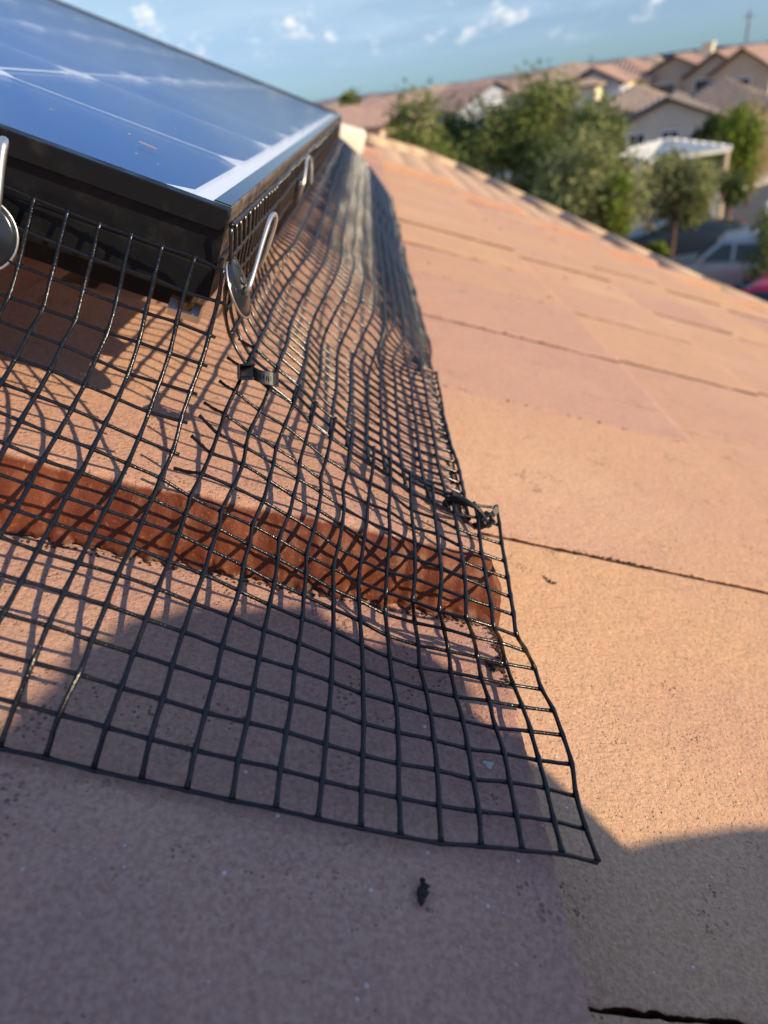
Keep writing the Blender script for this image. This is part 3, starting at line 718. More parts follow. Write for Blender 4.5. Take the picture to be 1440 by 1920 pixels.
pts = [XW(*p) for p in ((915, 982, z2-2), (902, 962, z2-5), (886, 947, z2-6), (866, 938, z2-4), (848, 937, z2), (836, 946, z2+5), (838, 962, z2+8), (856, 980, z2+8), (880, 989, z2+6), (898, 986, z2+3), (912, 980, z2))]
V_, F_ = ribbon(resample(pts, 4), w2, 2.0); obj('strap', V_, F_, M['nylon'], t2, True)
cc = XW(913, 975, z2-3); hx = (XW(8, -5, z2)-XW(0, 0, z2))/9.4; hy = (XW(5, 8, z2)-XW(0, 0, z2))/9.4
fr2 = lambda x, y, z: cc+hx*x+hy*y+hz*z
b = MB(); b.box(fr2, -11, 12, -11, -5, -2, 4); b.box(fr2, -11, 12, 5, 11, -2, 4); b.box(fr2, -11, -5, -4.9, 4.9, -2, 4); b.box(fr2, 6, 12, -4.9, 4.9, -2, 2)
o = b.obj('head', M['nylon'], t2); bv = o.modifiers.new('bevel', 'BEVEL'); bv.width = .6*K; bv.segments = 2
V_, F_ = ribbon([XW(918, 970, z2-2), XW(926, 962, z2-2), XW(933, 953, z2-1)], w2*.7, 1.2); obj('tail', V_, F_, M['nylon'], t2)

# ---------------------------------------------------------------- crumbs and debris on the tiles
M['crumb'] = plain('dark_mortar_crumb', (.05, .025, .015), .95, .5, 300)
M['seed'] = plain('dark_seed', (.02, .014, .012), .8)
M['flake'] = plain('pale_lichen_flake', (.46, .50, .46), .9, .1)
def lump(b, u, v, n, r, seed, mi=0, sq=.6, st=1.):
    vs = []; rs = np.random.RandomState(seed)
    ph = (1+5**.5)/2
    ico = [(-1, ph, 0), (1, ph, 0), (-1, -ph, 0), (1, -ph, 0), (0, -1, ph), (0, 1, ph), (0, -1, -ph), (0, 1, -ph), (ph, 0, -1), (ph, 0, 1), (-ph, 0, -1), (-ph, 0, 1)]
    fs = [(0, 11, 5), (0, 5, 1), (0, 1, 7), (0, 7, 10), (0, 10, 11), (1, 5, 9), (5, 11, 4), (11, 10, 2), (10, 7, 6), (7, 1, 8), (3, 9, 4), (3, 4, 2), (3, 2, 6), (3, 6, 8), (3, 8, 9), (4, 9, 5), (2, 4, 11), (6, 2, 10), (8, 6, 7), (9, 8, 1)]
    for p in ico:
        p = np.array(p)/1.9*r*rs.uniform(.6, 1.25)
        vs.append(R(u+p[0], v+p[1]*st, n+p[2]*sq))
    b.add(vs, fs, mi)
b = MB(); k = 0
for _ in range(520):       # along the foot of the raised tile
    u = rng.uniform(-140, 107); w = abs(rng.normal(0, 1)); dens = .25+.75*sm((u+60)/120)
    if rng.rand() > dens: continue
    k += 1; lump(b, u, 250.2-w*1.1, -188.6, rng.uniform(.25, .95), k)
for _ in range(150):       # trail beside the corner
    t = rng.rand(); u = 104.5+rng.normal(0, 1.1); v = 250-38*t*t+rng.normal(0, 1)
    k += 1; lump(b, min(u, 105.5), v, -188.5, rng.uniform(.25, 1.0), k)
for _ in range(60):
    k += 1; lump(b, 101+rng.normal(0, 1.4), 223+rng.normal(0, 1.6), -188.2, rng.uniform(.4, 1.2), k)
for _ in range(110):       # broken bits along the first seam of the sunlit tiles
    u = rng.choice([rng.normal(205, 9), rng.normal(238, 12), rng.uniform(120, 300)])
    k += 1; lump(b, u, 381.2+rng.normal(0, .9), -215.6, rng.uniform(.25, 1.15), k)
for j_ in range(1, 6):
    for _ in range(16):
        u = rng.uniform(120, 395); k += 1; lump(b, u, 381+TW*j_+rng.normal(0, 1.2), -215.2, rng.uniform(.5, 1.9), k)
for _ in range(46):
    u, v = rng.uniform(125, 1300), rng.uniform(420, 2500); kk = int(math.ceil((u-107)/EXP)); k += 1
    lump(b, u, v, dn(107+EXP*kk)+.5, rng.uniform(.8, 1.2)*(1+v/900), k, 0, .5)
o = tag(b.obj('mortar_crumbs', M['crumb']), 'dark crumbs of mortar along the red tile edge and the tile seams', 'debris', kind='stuff')
b = MB()
for (a, c, r_) in ((0, 0, 1.9), (.8, 2.2, 1.7), (-.2, -1.9, 1.4), (.5, 4.3, 1.0)): k += 1; lump(b, 61.5+a, 119+c, -187.4, r_, k, 0, .8)
tag(b.obj('seed_pod', M['seed']), 'small dark seed pod lying on the shaded mauve tile', 'seed pod')
b = MB()
for (a, c, r_) in ((0, 0, 1.5), (-1.6, 2.3, 1.2), (1.8, -1.5, 1.2), (3.4, -1, .8), (-2.6, 4, .8)): k += 1; lump(b, 164+a, 340+c, -215.4, r_, k, 0, .6)
tag(b.obj('dead_bug', M['seed']), 'tiny dark dried bug on the sunlit tile right of the mesh', 'bug')
b = MB()
for (a, c, r_) in ((0, 0, 1.5), (1.3, .8, 1.1), (-1.2, .8, .9), (.2, -1.3, .7)): k += 1; lump(b, 90+a, 170.6+c, -188.7, r_, k, 0, .25)
tag(b.obj('lichen_flake', M['flake']), 'pale grey-green flake on the shaded tile inside the wire mesh', 'flake')
b = MB()
for _ in range(650):
    u, v = rng.uniform(-60, 400), rng.uniform(60, 520)
    on = u < 106
    if on and v > 246: continue
    k += 1; lump(b, u, v, (-189 if on else -216)+.1, rng.uniform(.12, .42), k)
M['grit'] = plain('pale_sand_grit', (.52, .48, .44), .9, .2, 200)
tag(b.obj('grit', M['grit']), 'fine pale grit scattered over the near tiles', 'grit', kind='stuff')

# ---------------------------------------------------------------- the photographer (casts the shadow on the tiles)
def skin_mesh(name, nodes, edges, mt, parent, sub=1):
    """nodes: {key: (u, v, t, radius)} roof units, t above the near tile"""
    keys = list(nodes); P = R(np.array([nodes[k][0] for k in keys], float), np.array([nodes[k][1] for k in keys], float), np.array([nodes[k][2]-189 for k in keys], float))
    o0 = P[0].copy(); me = bpy.data.meshes.new(name)
    me.from_pydata([tuple(p-o0) for p in P], [(keys.index(a), keys.index(b)) for a, b in edges], [])
    me.materials.append(mt)
    o = link(name, me, parent, o0)
    sk = o.modifiers.new('skin', 'SKIN'); sk.use_smooth_shade = True
    for i, k in enumerate(keys):
        r = nodes[k][3]*K; me.skin_vertices[0].data[i].radius = (r, r)
        me.skin_vertices[0].data[i].use_root = (i == 0)
    sb = o.modifiers.new('sub', 'SUBSURF'); sb.levels = sub; sb.render_levels = sub
    return o
M['skin'] = mat('skin', (.50, .30, .21), .55)
M['shirt'] = plain('navy_work_shirt', (.03, .04, .07), .9)
M['jeans'] = plain('jeans', (.05, .07, .12), .9)
M['hair'] = plain('dark_hair', (.02, .014, .01), .7, .3, 200)
HD = np.array([446., -163., 398.])
per = thing('person', R(640, -420, -230), 'person kneeling on the roof holding up a phone, casting the shadow on the near tiles', 'person')
body = {
 'pel': (655, -430, 150, 125), 'bel': (610, -380, 195, 118), 'che': (545, -270, 262, 125), 'nek': (484, -205, 316, 52), 'hd0': (462, -180, 352, 62), 'hd1': (444, -163, 388, 84), 'hd2': (434, -158, 432, 84), 'hd3': (432, -156, 462, 52),
 'sa': (590, -90, 272, 56), 'ea': (330, -110, 205, 40), 'wa': (120, -25, 168, 26),
 'sb': (430, -330, 285, 62), 'eb': (250, -250, 190, 40), 'wb': (60, -95, 160, 26),
 'ha': (700, -350, 120, 88), 'ka': (545, -210, 0, 62), 'fa': (860, -250, -40, 42), 'ta': (900, -250, -70, 30),
 'hb': (650, -520, 120, 88), 'kb': (470, -440, 20, 62), 'fb': (800, -540, -30, 42), 'tb': (850, -545, -62, 30),
}
bed = [('pel', 'bel'), ('bel', 'che'), ('che', 'nek'), ('nek', 'hd0'), ('hd0', 'hd1'), ('hd1', 'hd2'), ('hd2', 'hd3'), ('che', 'sa'), ('sa', 'ea'), ('ea', 'wa'), ('che', 'sb'), ('sb', 'eb'), ('eb', 'wb'),
       ('pel', 'ha'), ('ha', 'ka'), ('ka', 'fa'), ('fa', 'ta'), ('pel', 'hb'), ('hb', 'kb'), ('kb', 'fb'), ('fb', 'tb')]
# hands: palm and five fingers closing on the phone
for s, (w0, px_, pv) in {'a': ('wa', 84, -6), 'b': ('wb', 22, -52)}.items():
    sx = 1 if s == 'a' else -1
    body['p'+s] = (px_, pv-6, 162, 17); bed.append((w0, 'p'+s))
    for f_ in range(4):
        z0 = 176-13*f_; L_ = (1.0, 1.08, 1.0, .82)[f_]
        b0 = (px_-12, pv-8+2*f_, z0-3, 8); b1 = (px_-30*L_, pv-20, z0-4, 7.5); b2 = (px_-46*L_, pv-16, z0-5, 6.5)
        for q_, b_ in enumerate((b0, b1, b2)): body['%s%d%d' % (s, f_, q_)] = b_
        bed += [('p'+s, '%s%d0' % (s, f_)), ('%s%d0' % (s, f_), '%s%d1' % (s, f_)), ('%s%d1' % (s, f_), '%s%d2' % (s, f_))]
    body[s+'t0'] = (px_-4, pv+10, 172, 9); body[s+'t1'] = (px_-14, pv+12, 190, 8)
    bed += [('p'+s, s+'t0'), (s+'t0', s+'t1')]
skin_mesh('body', body, bed, M['skin'], per)
cl = {k: (body[k][0], body[k][1], body[k][2], body[k][3]+9) for k in ('bel', 'pel', 'che', 'sa', 'ea', 'sb', 'eb')}
cl['wa2'] = (160, -42, 176, 33); cl['wb2'] = (98, -126, 168, 33); cl['nk'] = (497, -214, 305, 64)
skin_mesh('shirt', cl, [('bel', 'pel'), ('bel', 'che'), ('che', 'sa'), ('sa', 'ea'), ('ea', 'wa2'), ('che', 'sb'), ('sb', 'eb'), ('eb', 'wb2'), ('che', 'nk')], M['shirt'], per)
skin_mesh('shadow_bulk', {0: (440, -146, 335, 66), 1: (464, -122, 322, 66), 2: (500, -118, 312, 78)}, [(0, 1), (1, 2)], M['shirt'], per)  # unseen mass added to fill the cast shadow between head and shoulder
pt = {k: (body[k][0], body[k][1], body[k][2], body[k][3]+8) for k in ('pel', 'ha', 'ka', 'fa', 'hb', 'kb', 'fb')}
pt['pel'] = (665, -438, 140, 128)
skin_mesh('trousers', pt, [('pel', 'ha'), ('ha', 'ka'), ('ka', 'fa'), ('pel', 'hb'), ('hb', 'kb'), ('kb', 'fb')], M['jeans'], per)
for k, n_ in (('t', 'fa'), ('t', 'fb')):
    c_ = body[n_]; e_ = body['t'+n_[1]]
    skin_mesh('shoe', {0: (c_[0]-5, c_[1], c_[2]-6, 46), 1: (e_[0]+30, e_[1], e_[2]-6, 40), 2: (e_[0]+90, e_[1], e_[2]-14, 30)}, [(0, 1), (1, 2)], M['hair'], per)
# hair cap, ears, nose, eyes
fd = np.array([-.86, .30, -.42]); fd /= np.linalg.norm(fd)
skin_mesh('hair', {0: (464, -190, 420, 60), 1: (458, -186, 436, 50), 2: (478, -204, 396, 54)}, [(0, 1), (0, 2)], M['hair'], per)
side = np.cross(fd, [0, 0, 1.]); side /= np.linalg.norm(side); upv = np.cross(side, fd)
hc = np.array([447., -164, 405.])
for sgn in (-1, 1):
    e = hc+side*sgn*76+fd*-5
    skin_mesh('ear', {0: (*e+upv*-16, 9), 1: (*e, 14), 2: (*e+upv*16, 12)}, [(0, 1), (1, 2)], M['skin'], per)
    e = hc+side*sgn*28+fd*70+upv*4
    skin_mesh('eye', {0: (*e-side*4, 9), 1: (*e+side*4, 9)}, [(0, 1)], M['backsheet'], per)
e = hc+fd*76
skin_mesh('nose', {0: (*e+upv*6, 7), 1: (*e-upv*10+fd*8, 9), 2: (*e-upv*20+fd*10, 12)}, [(0, 1), (1, 2)], M['skin'], per)
e = hc+fd*72-upv*40
M['lip'] = mat('lips', (.45, .16, .13), .5)
skin_mesh('mouth', {0: (*e-side*22, 5), 1: (*e+fd*4, 8), 2: (*e+side*22, 5)}, [(0, 1), (1, 2)], M['lip'], per)
# phone: its lens sits at the camera position
ph = thing('smartphone', CAM+Mw@np.array([.02, .05, -.012]), 'dark smartphone held in both hands behind the picture', 'phone')
pf = lambda x, y, z: CAM+Mw@np.array([x, y, z])*.001
b = MB(); b.box(pf, -14, 60, -16, 132, -14, -6); o = b.obj('case', M['dark_under'], ph)
bv = o.modifiers.new('bevel', 'BEVEL'); bv.width = .003; bv.segments = 3
M['screen'] = mat('phone_screen', (.01, .01, .012), .08)
MB().box(pf, -12, 58, -14, 130, -14.6, -14.1).obj('screen', M['screen'], ph)

# ---------------------------------------------------------------- ground, street, yards
M['gravel'] = plain('desert_gravel', (.34, .215, .145), .95, .22, .9, 0)
M['asphalt'] = plain('asphalt', (.075, .072, .075), .9, .2, .7, 0)
M['walk'] = plain('concrete_walk', (.42, .37, .32), .9, .12, .8, 0)
M['kerb'] = plain('kerb_concrete', (.45, .42, .38), .9, .1, 1)
b = MB(); b.add([(-1500, -200, -.004), (1500, -200, -.004), (1500, 2500, -.004), (-1500, 2500, -.004)], [(0, 1, 2, 3)])
o = obj('ground', b.v, b.f, M['gravel'], None, origin=(0, 0, 0)); tag(o, kind='structure')
def XG(x, y, z=0.):
    """world point on the plane of height z seen at pixel x, y"""
    d = Mw@np.array([(x-720)/FPX, (y-960)/FPX, 1.]); return CAM+d*((z-HC)/d[2])
def XD(x, y, dist):
    """world point seen at pixel x, y at horizontal distance dist"""
    d = Mw@np.array([(x-720)/FPX, (y-960)/FPX, 1.]); return CAM+d*(dist/math.hypot(d[0], d[1]))
def sheet(name, px, z, mt, kind='structure'):
    P = [XG(x, y, 0) for x, y in px]; P = [(p[0], p[1], z) for p in P]
    o = obj(name, P, [tuple(range(len(P)))], mt); tag(o, kind=kind); return o
sheet('road', [(1225, 452), (1240, 405), (1330, 372), (1480, 335), (1700, 300), (2300, 420), (2300, 900), (1500, 700), (1215, 520)], .004, M['asphalt'])
def strip(name, pts, w, z0, z1, mt):
    pts = [np.array(p[:2]) for p in pts]; V_ = []
    for i, p in enumerate(pts):
        d = pts[min(i+1, len(pts)-1)]-pts[max(i-1, 0)]; d /= np.linalg.norm(d); n = np.array([-d[1], d[0]])
        for s in (-1, 1):
            for z in (z0, z1): V_.append((*(p+n*s*w/2), z))
    F_ = []
    for i in range(len(pts)-1):
        a, c = 4*i, 4*i+4
        F_ += [(a+1, a+3, c+3, c+1), (a, a+1, c+1, c), (a+3, a+2, c+2, c+3)]
    F_ += [(0, 2, 3, 1), (4*len(pts)-4, 4*len(pts)-3, 4*len(pts)-1, 4*len(pts)-2)]
    return tag(obj(name, V_, F_, mt), kind='structure')
strip('kerb', [XG(1212, 520), XG(1222, 452), XG(1238, 404), XG(1330, 370), XG(1480, 333), XG(1700, 298)], .18, 0, .13, M['kerb'])
strip('pavement', [XG(1180, 520), XG(1196, 452), XG(1212, 400), XG(1322, 358), XG(1480, 322), XG(1700, 288)], 1.3, 0, .10, M['walk'])
sheet('yard', [(1345, 350), (1345, 300), (1440, 285), (1520, 280), (1520, 318)], .008, plain('brick_red_yard', (.40, .22, .15), .95, .15, 1))

# ---------------------------------------------------------------- trees
def leaf_mat(name, a, b_):
    mt = mat(name, a, .7); q = NB(mt); v = q.vec()
    q.b.inputs['Specular IOR Level'].default_value = .25
    c = q.mix(q.ramp(q.noise(v, 1.3, 3), .35, .65), a, b_)
    c = q.mix(q.ramp(q.noise(v, 9, 1), .35, .65, 0, .5), c, tuple(x*1.5 for x in b_[:3]))
    q.base(c)
    t = q.t; tl = t.nodes.new('ShaderNodeBsdfTranslucent'); t.links.new(c, tl.inputs[0])
    mx = t.nodes.new('ShaderNodeMixShader'); mx.inputs[0].default_value = .3
    out = t.nodes['Material Output']
    t.links.new(q.b.outputs[0], mx.inputs[1]); t.links.new(tl.outputs[0], mx.inputs[2]); t.links.new(mx.outputs[0], out.inputs[0])
    return mt
M['leaf_dark'] = leaf_mat('dark_green_leaves', (.04, .06, .018), (.085, .12, .03))
M['leaf_mid'] = leaf_mat('green_leaves', (.085, .112, .028), (.175, .21, .058))
M['leaf_olive'] = leaf_mat('olive_leaves', (.14, .155, .06), (.25, .26, .10))
M['leaf_lime'] = leaf_mat('lime_leaves', (.08, .12, .015), (.19, .24, .03))
M['leaf_gold'] = leaf_mat('straw_leaves', (.30, .25, .09), (.46, .38, .16))
M['bark'] = plain('bark', (.12, .07, .045), .95, .3, 6)
def crown_mesh(cen, rad, hgt, n, size, seed, lumps=11, low=.25, open_=.0):
    n = int(n*1.0)
    rs = np.random.RandomState(seed)
    cs = []
    for _ in range(lumps):
        a = rs.uniform(0, 2*math.pi); r = rad*.62*math.sqrt(rs.rand()); z = rs.uniform(low, .92)
        k = max(.62, math.sqrt(max(.05, 1-(2*z-1)**2)))
        cs.append((cen[0]+r*k*math.cos(a), cen[1]+r*k*math.sin(a), cen[2]+hgt*(z-.5)*.85, rs.uniform(.30, .52)*rad, rs.uniform(.25, .42)*hgt*.8))
    idx = rs.randint(0, lumps, n); C_ = np.array(cs)[idx]
    d = rs.normal(0, 1, (n, 3)); d /= np.linalg.norm(d, axis=1)[:, None]
    rr = (rs.rand(n)**.38)*(1+.18*rs.normal(0, 1, n))
    P = C_[:, :3]+d*rr[:, None]*C_[:, [3, 3, 4]]
    a = rs.normal(0, 1, (n, 3))+d*.6; a /= np.linalg.norm(a, axis=1)[:, None]
    b_ = np.cross(a, rs.normal(0, 1, (n, 3))); b_ /= np.linalg.norm(b_, axis=1)[:, None]; c_ = np.cross(a, b_)
    s = size*rs.uniform(.5, 1.4, n)[:, None]
    V_ = np.stack([P-b_*s, P+c_*s*.55, P+b_*s, P-c_*s*.55], 1).reshape(-1, 3)
    F_ = np.arange(4*n).reshape(-1, 4)
    return V_, F_
def tree(x, ytop, dist, rad, label, leaf, ybase=None, crown_h=None, n=3600, size=.10, seed=0, group='trees between the near roof and the houses', cat='tree', stems=1, name='tree', low=.2):
    top = XD(x, ytop, dist); gx, gy, tz = top
    H = tz
    ch_ = crown_h or H*.72
    t = thing(name, (gx, gy, 0), label, cat, group)
    rs = np.random.RandomState(seed+100); cen = (gx, gy, H-ch_/2)
    V_, F_ = crown_mesh(cen, rad, ch_, n, size, seed, low=low)
    obj('crown', V_, F_, M[leaf], t)
    base_z = H-ch_*.75
    b = MB()
    for s in range(stems):
        o_ = np.array([rs.normal(0, .12), rs.normal(0, .12), 0])*(stems > 1)
        pts = [(gx+o_[0], gy+o_[1], -.05), (gx+o_[0]*2+rs.normal(0, .04), gy+o_[1]*2, base_z*.5), (gx+o_[0]*4+rs.normal(0, .08), gy+o_[1]*4, base_z)]
        P = resample(pts, 5); b.add(*tube(P, np.linspace(.13, .075, len(P))*(.5+.10*H), 8))
        for k in range(6):
            a = rs.uniform(0, 6.28); l = rad*rs.uniform(.5, .9)
            e = np.array([pts[-1][0]+l*math.cos(a), pts[-1][1]+l*math.sin(a), base_z+ch_*rs.uniform(.25, .7)])
            mid = (np.array(pts[-1])+e)/2+np.array([0, 0, ch_*.06])
            P = resample([pts[-1], mid, e], 4); b.add(*tube(P, np.linspace(.06, .015, len(P))*(.5+.10*H), 6))
    b.obj('trunk', M['bark'], t, True)
    return t
tree(765, 188, 34, 2.35, 'bushy bright green tree nearest the far panel corner, left of the dark tree', 'leaf_mid', seed=1, crown_h=4.2, n=6500, size=.12)
tree(870, 190, 38, 2.3, 'dark shadowy tree between the bright bushy tree and the tallest tree', 'leaf_dark', seed=2, crown_h=4.2, n=4200, size=.12)
tree(962, 140, 36, 2.7, 'tallest broad green tree in the middle of the row, reaching above the rooftops', 'leaf_mid', seed=3, crown_h=5.2, n=7000, size=.11)
tree(1040, 150, 39, 1.6, 'thin-topped tree close behind the right flank of the tallest tree', 'leaf_olive', seed=4, crown_h=3.4, n=2200, size=.12)
tree(1115, 188, 33, 2.0, 'rounded green tree in front of the cream house, right of the tallest tree', 'leaf_mid', seed=5, crown_h=3.6, n=4200, size=.11)
tree(1022, 268, 29, 1.25, 'low dark green tree in the shade below the tallest tree', 'leaf_dark', seed=6, crown_h=3.0, n=2600, size=.11)
tree(1108, 250, 24, 2.1, 'hazy olive tree in front, left of the white gazebo', 'leaf_olive', seed=7, crown_h=3.3, n=7500, size=.085)
tree(1160, 330, 23, .85, 'small bright shrub-like tree at the lower right of the olive tree', 'leaf_lime', seed=17, crown_h=1.9, n=1800, size=.08)
tree(1272, 292, 27, 1.7, 'small tree with a bare straight trunk in front of the gazebo', 'leaf_olive', seed=8, crown_h=2.4, n=5200, size=.085, low=.1)
tree(1392, 205, 36, 1.15, 'bright lime green tree right of the gazebo', 'leaf_lime', seed=9, crown_h=3.2, n=2600, size=.1)
tree(1345, 212, 42, 1.3, 'dark green tree behind the pillar beside the gazebo', 'leaf_dark', seed=10, crown_h=2.6, n=2600, size=.11)
tree(1424, 190, 40, .9, 'dry straw-coloured tree in front of the right-hand houses', 'leaf_gold', seed=11, crown_h=4.3, n=1800, size=.1)
tree(1458, 392, 24, .95, 'dark leafy shrub at the right edge above the silver car', 'leaf_mid', seed=12, crown_h=2.9, n=3000, size=.08, name='shrub', cat='shrub', low=.05)
tree(1375, 325, 31, .85, 'low dense dark hedge bush right of the small tree with the bare trunk', 'leaf_dark', seed=13, crown_h=1.0, n=2200, size=.07, name='bush', cat='bush', low=.0)
tree(1235, 452, 25, .45, 'yellowish low shrub beside the bare trunk', 'leaf_lime', seed=14, crown_h=.5, n=700, size=.06, name='bush', cat='bush', low=.0)
tree(648, 166, 74, 1.6, 'small tree top poking above the pinkish far roof at the left', 'leaf_mid', seed=15, crown_h=3.4, n=900, size=.25)
# palm on the skyline
def palm(x, ytop, dist, label, fr_len=1.5, seed=0):
    top = XD(x, ytop, dist); t = thing('palm_tree', (top[0], top[1], 0), label, 'palm tree', 'trees between the near roof and the houses')
    rs = np.random.RandomState(seed); H = top[2]
    P = resample([(top[0], top[1], -.05), (top[0]+.1, top[1], H*.5), (top[0], top[1], H-.8)], 4); V_, F_ = tube(P, .16, 8); obj('trunk', V_, F_, M['bark'], t, True)
    for k in range(15):
        a = rs.uniform(0, 6.28); up = rs.uniform(-.2, .9); b = MB()
        d = np.array([math.cos(a), math.sin(a), 0]); o0 = np.array([top[0], top[1], H-.8])
        sp = [o0+d*fr_len*s+np.array([0, 0, up*s*fr_len-fr_len*.9*s*s]) for s in np.linspace(0, 1, 8)]
        b.add(*tube(sp, .02, 4))
        sd_ = np.array([-d[1], d[0], 0])
        for i in range(1, 8):
            for s in (-1, 1):
                p = sp[i]; e = p+s*sd_*.32+d*.22-np.array([0, 0, .14]); b.add([p, e, p+d*.10], [(0, 1, 2)])
        b.obj('frond', M['leaf_gold'] if k % 2 else M['leaf_olive'], t)
palm(1268, 104, 80, 'palm with drooping golden fronds in front of the gabled houses', 2.6, 3)

# ---------------------------------------------------------------- houses
M['win'] = mat('dark_window_glass', (.03, .035, .045), .12)
M['trim'] = plain('white_trim', (.75, .74, .70), .7, .05)
STUC = {'cream': (.74, .66, .45), 'tan': (.50, .38, .27), 'grey': (.40, .37, .35), 'orange': (.56, .43, .29), 'beige': (.60, .52, .40), 'blue': (.40, .44, .50)}
for k_, c_ in STUC.items(): M['st_'+k_] = plain('stucco_'+k_, c_, .95, .06, .8)
ROOF = {'pink': (.42, .27, .21), 'tan': (.44, .32, .23), 'brown': (.27, .205, .165), 'grey': (.26, .215, .185)}
for k_, c_ in ROOF.items(): M['rf_'+k_] = plain('roof_tiles_'+k_, c_, .9, .18, 2.5)
def slope(b, p0, p1, q1, q0, nr, h=.09):
    """tiled slope: eave p0-p1, ridge q0-q1, with raised barrels running up the slope"""
    p0, p1, q1, q0 = [np.array(p, float) for p in (p0, p1, q1, q0)]
    nn = np.cross(p1-p0, q0-p0); nn /= np.linalg.norm(nn); nn = nn if nn[2] > 0 else -nn
    b.add([p0, p1, q1, q0], [(0, 1, 2, 3)])
    b.add([p0-nn*.12, p1-nn*.12, q1-nn*.12, q0-nn*.12], [(3, 2, 1, 0)])
    b.add([p0, p1, p1-nn*.12, p0-nn*.12], [(0, 1, 2, 3)])
    for k in range(nr):
        a, c = (k+.12)/nr, (k+.68)/nr
        # clip barrels of hipped slopes between the hip lines
        L = np.linalg.norm(p1-p0); ax_ = (p1-p0)/L
        tq0, tq1 = (q0-p0)@ax_/L, (q1-p0)@ax_/L
        def P(t, top):
            if not top: return p0+(p1-p0)*t
            if t < tq0: f = t/max(tq0, 1e-6)
            elif t > tq1: f = (1-t)/max(1-tq1, 1e-6)
            else: f = 1.
            base = p0+(p1-p0)*t; up = (q0-p0)-ax_*((q0-p0)@ax_)
            return base+up*f
        m_ = (a+c)/2
        b.add([P(a, 0)+nn*.01, P(m_, 0)+nn*h, P(c, 0)+nn*.01, P(a, 1)+nn*.01, P(m_, 1)+nn*h, P(c, 1)+nn*.01], [(0, 1, 4, 3), (1, 2, 5, 4), (0, 2, 1)])
def house_far(x, ybase_dist, label, w, d, eave, ridge, rot, kind='hip', st='tan', rf='pink', wins=(), gz=0., over=.4, nr=22, chim=False, storey=None, group='houses of the neighbourhood', front_gable=False, cat='house', y=None):
    """box house, centre at pixel column x and distance; rot: turn of the front face; wins: (face, s, z, ww, hh)"""
    yy = 271-.133*x if y is None else y
    c = XD(x, yy, ybase_dist); cx_, cy_ = c[0], c[1]
    cr, sr = math.cos(rot), math.sin(rot)
    def L(a, b_, z): return (cx_+a*cr-b_*sr, cy_+a*sr+b_*cr, z+gz)
    t = thing('house', (cx_, cy_, gz), label, cat, group)
    b = MB(); b.box(L, -w/2, w/2, -d/2, d/2, 0, eave)
    hw, hd = w/2+over, d/2+over; ez = eave-.02
    rb = MB()
    if kind == 'hip':
        if w >= d: r0, r1 = (-(w-d)/2-.01, 0), ((w-d)/2+.01, 0)
        else: r0, r1 = (0, -(d-w)/2), (0, (d-w)/2)
        A, B, C_, D_ = L(-hw, -hd, ez), L(hw, -hd, ez), L(hw, hd, ez), L(-hw, hd, ez)
        Q0, Q1 = L(*r0, ridge), L(*r1, ridge)
        if w >= d:
            slope(rb, A, B, Q1, Q0, nr); slope(rb, C_, D_, Q0, Q1, nr); slope(rb, B, C_, Q1, Q1, int(nr*d/w)); slope(rb, D_, A, Q0, Q0, int(nr*d/w))
        else:
            slope(rb, A, B, Q0, Q0, int(nr*w/d)); slope(rb, B, C_, Q1, Q0, nr); slope(rb, C_, D_, Q1, Q1, int(nr*w/d)); slope(rb, D_, A, Q0, Q1, nr)
    elif kind == 'gable_x':   # ridge along local x, gables at +-x
        A, B, C_, D_ = L(-hw, -hd, ez), L(hw, -hd, ez), L(hw, hd, ez), L(-hw, hd, ez)
        Q0, Q1 = L(-hw, 0, ridge), L(hw, 0, ridge)
        slope(rb, A, B, Q1, Q0, nr); slope(rb, C_, D_, Q0, Q1, nr)
        for s in (-1, 1): b.add([L(s*w/2, -d/2, eave), L(s*w/2, d/2, eave), L(s*w/2, 0, ridge-.2)], [(0, 1, 2)])
    else:                      # ridge along local y, gable faces front
        A, B, C_, D_ = L(-hw, -hd, ez), L(hw, -hd, ez), L(hw, hd, ez), L(-hw, hd, ez)
        Q0, Q1 = L(0, -hd, ridge), L(0, hd, ridge)
        slope(rb, B, C_, Q1, Q0, nr); slope(rb, D_, A, Q0, Q1, nr)
        for s in (-1, 1): b.add([L(-w/2, s*d/2, eave), L(w/2, s*d/2, eave), L(0, s*d/2, ridge-.2)], [(0, 1, 2)])
    b.obj('wall', M['st_'+st], t)
    ro = rb.obj('roof', M['rf_'+rf], t)
    if chim:
        cb = MB(); cb.box(L, w*.12, w*.12+.8, -.4, .4, ridge-1.2, ridge+.45); cb.box(L, w*.12-.1, w*.12+.9, -.5, .5, ridge+.451, ridge+.6); cb.obj('chimney', M['st_cream'], t)
    for (face, s, z, ww, hh) in wins:
        def W(a, o_, zz):
            if face == 'F': return L(s+a, -d/2-o_, z+zz)
            if face == 'R': return L(w/2+o_, s+a, z+zz)
            if face == 'L': return L(-w/2-o_, s+a, z+zz)
        fb = MB(); e = .09
        fb.box(W, -ww/2-e, ww/2+e, -.01, .07, hh, hh+e); fb.box(W, -ww/2-e, ww/2+e, -.01, .09, -e, 0)
        fb.box(W, -ww/2-e, -ww/2, -.01, .07, .001, hh-.001); fb.box(W, ww/2, ww/2+e, -.01, .07, .001, hh-.001); fb.box(W, -.025, .025, .031, .055, .002, hh-.002)
        f_ = fb.obj('window', M['trim'], t)
        MB().box(W, -ww/2+.002, ww/2-.002, -.008, .03, .002, hh-.002).obj('pane', M['win'], f_)
    return t, L
r_ = math.radians
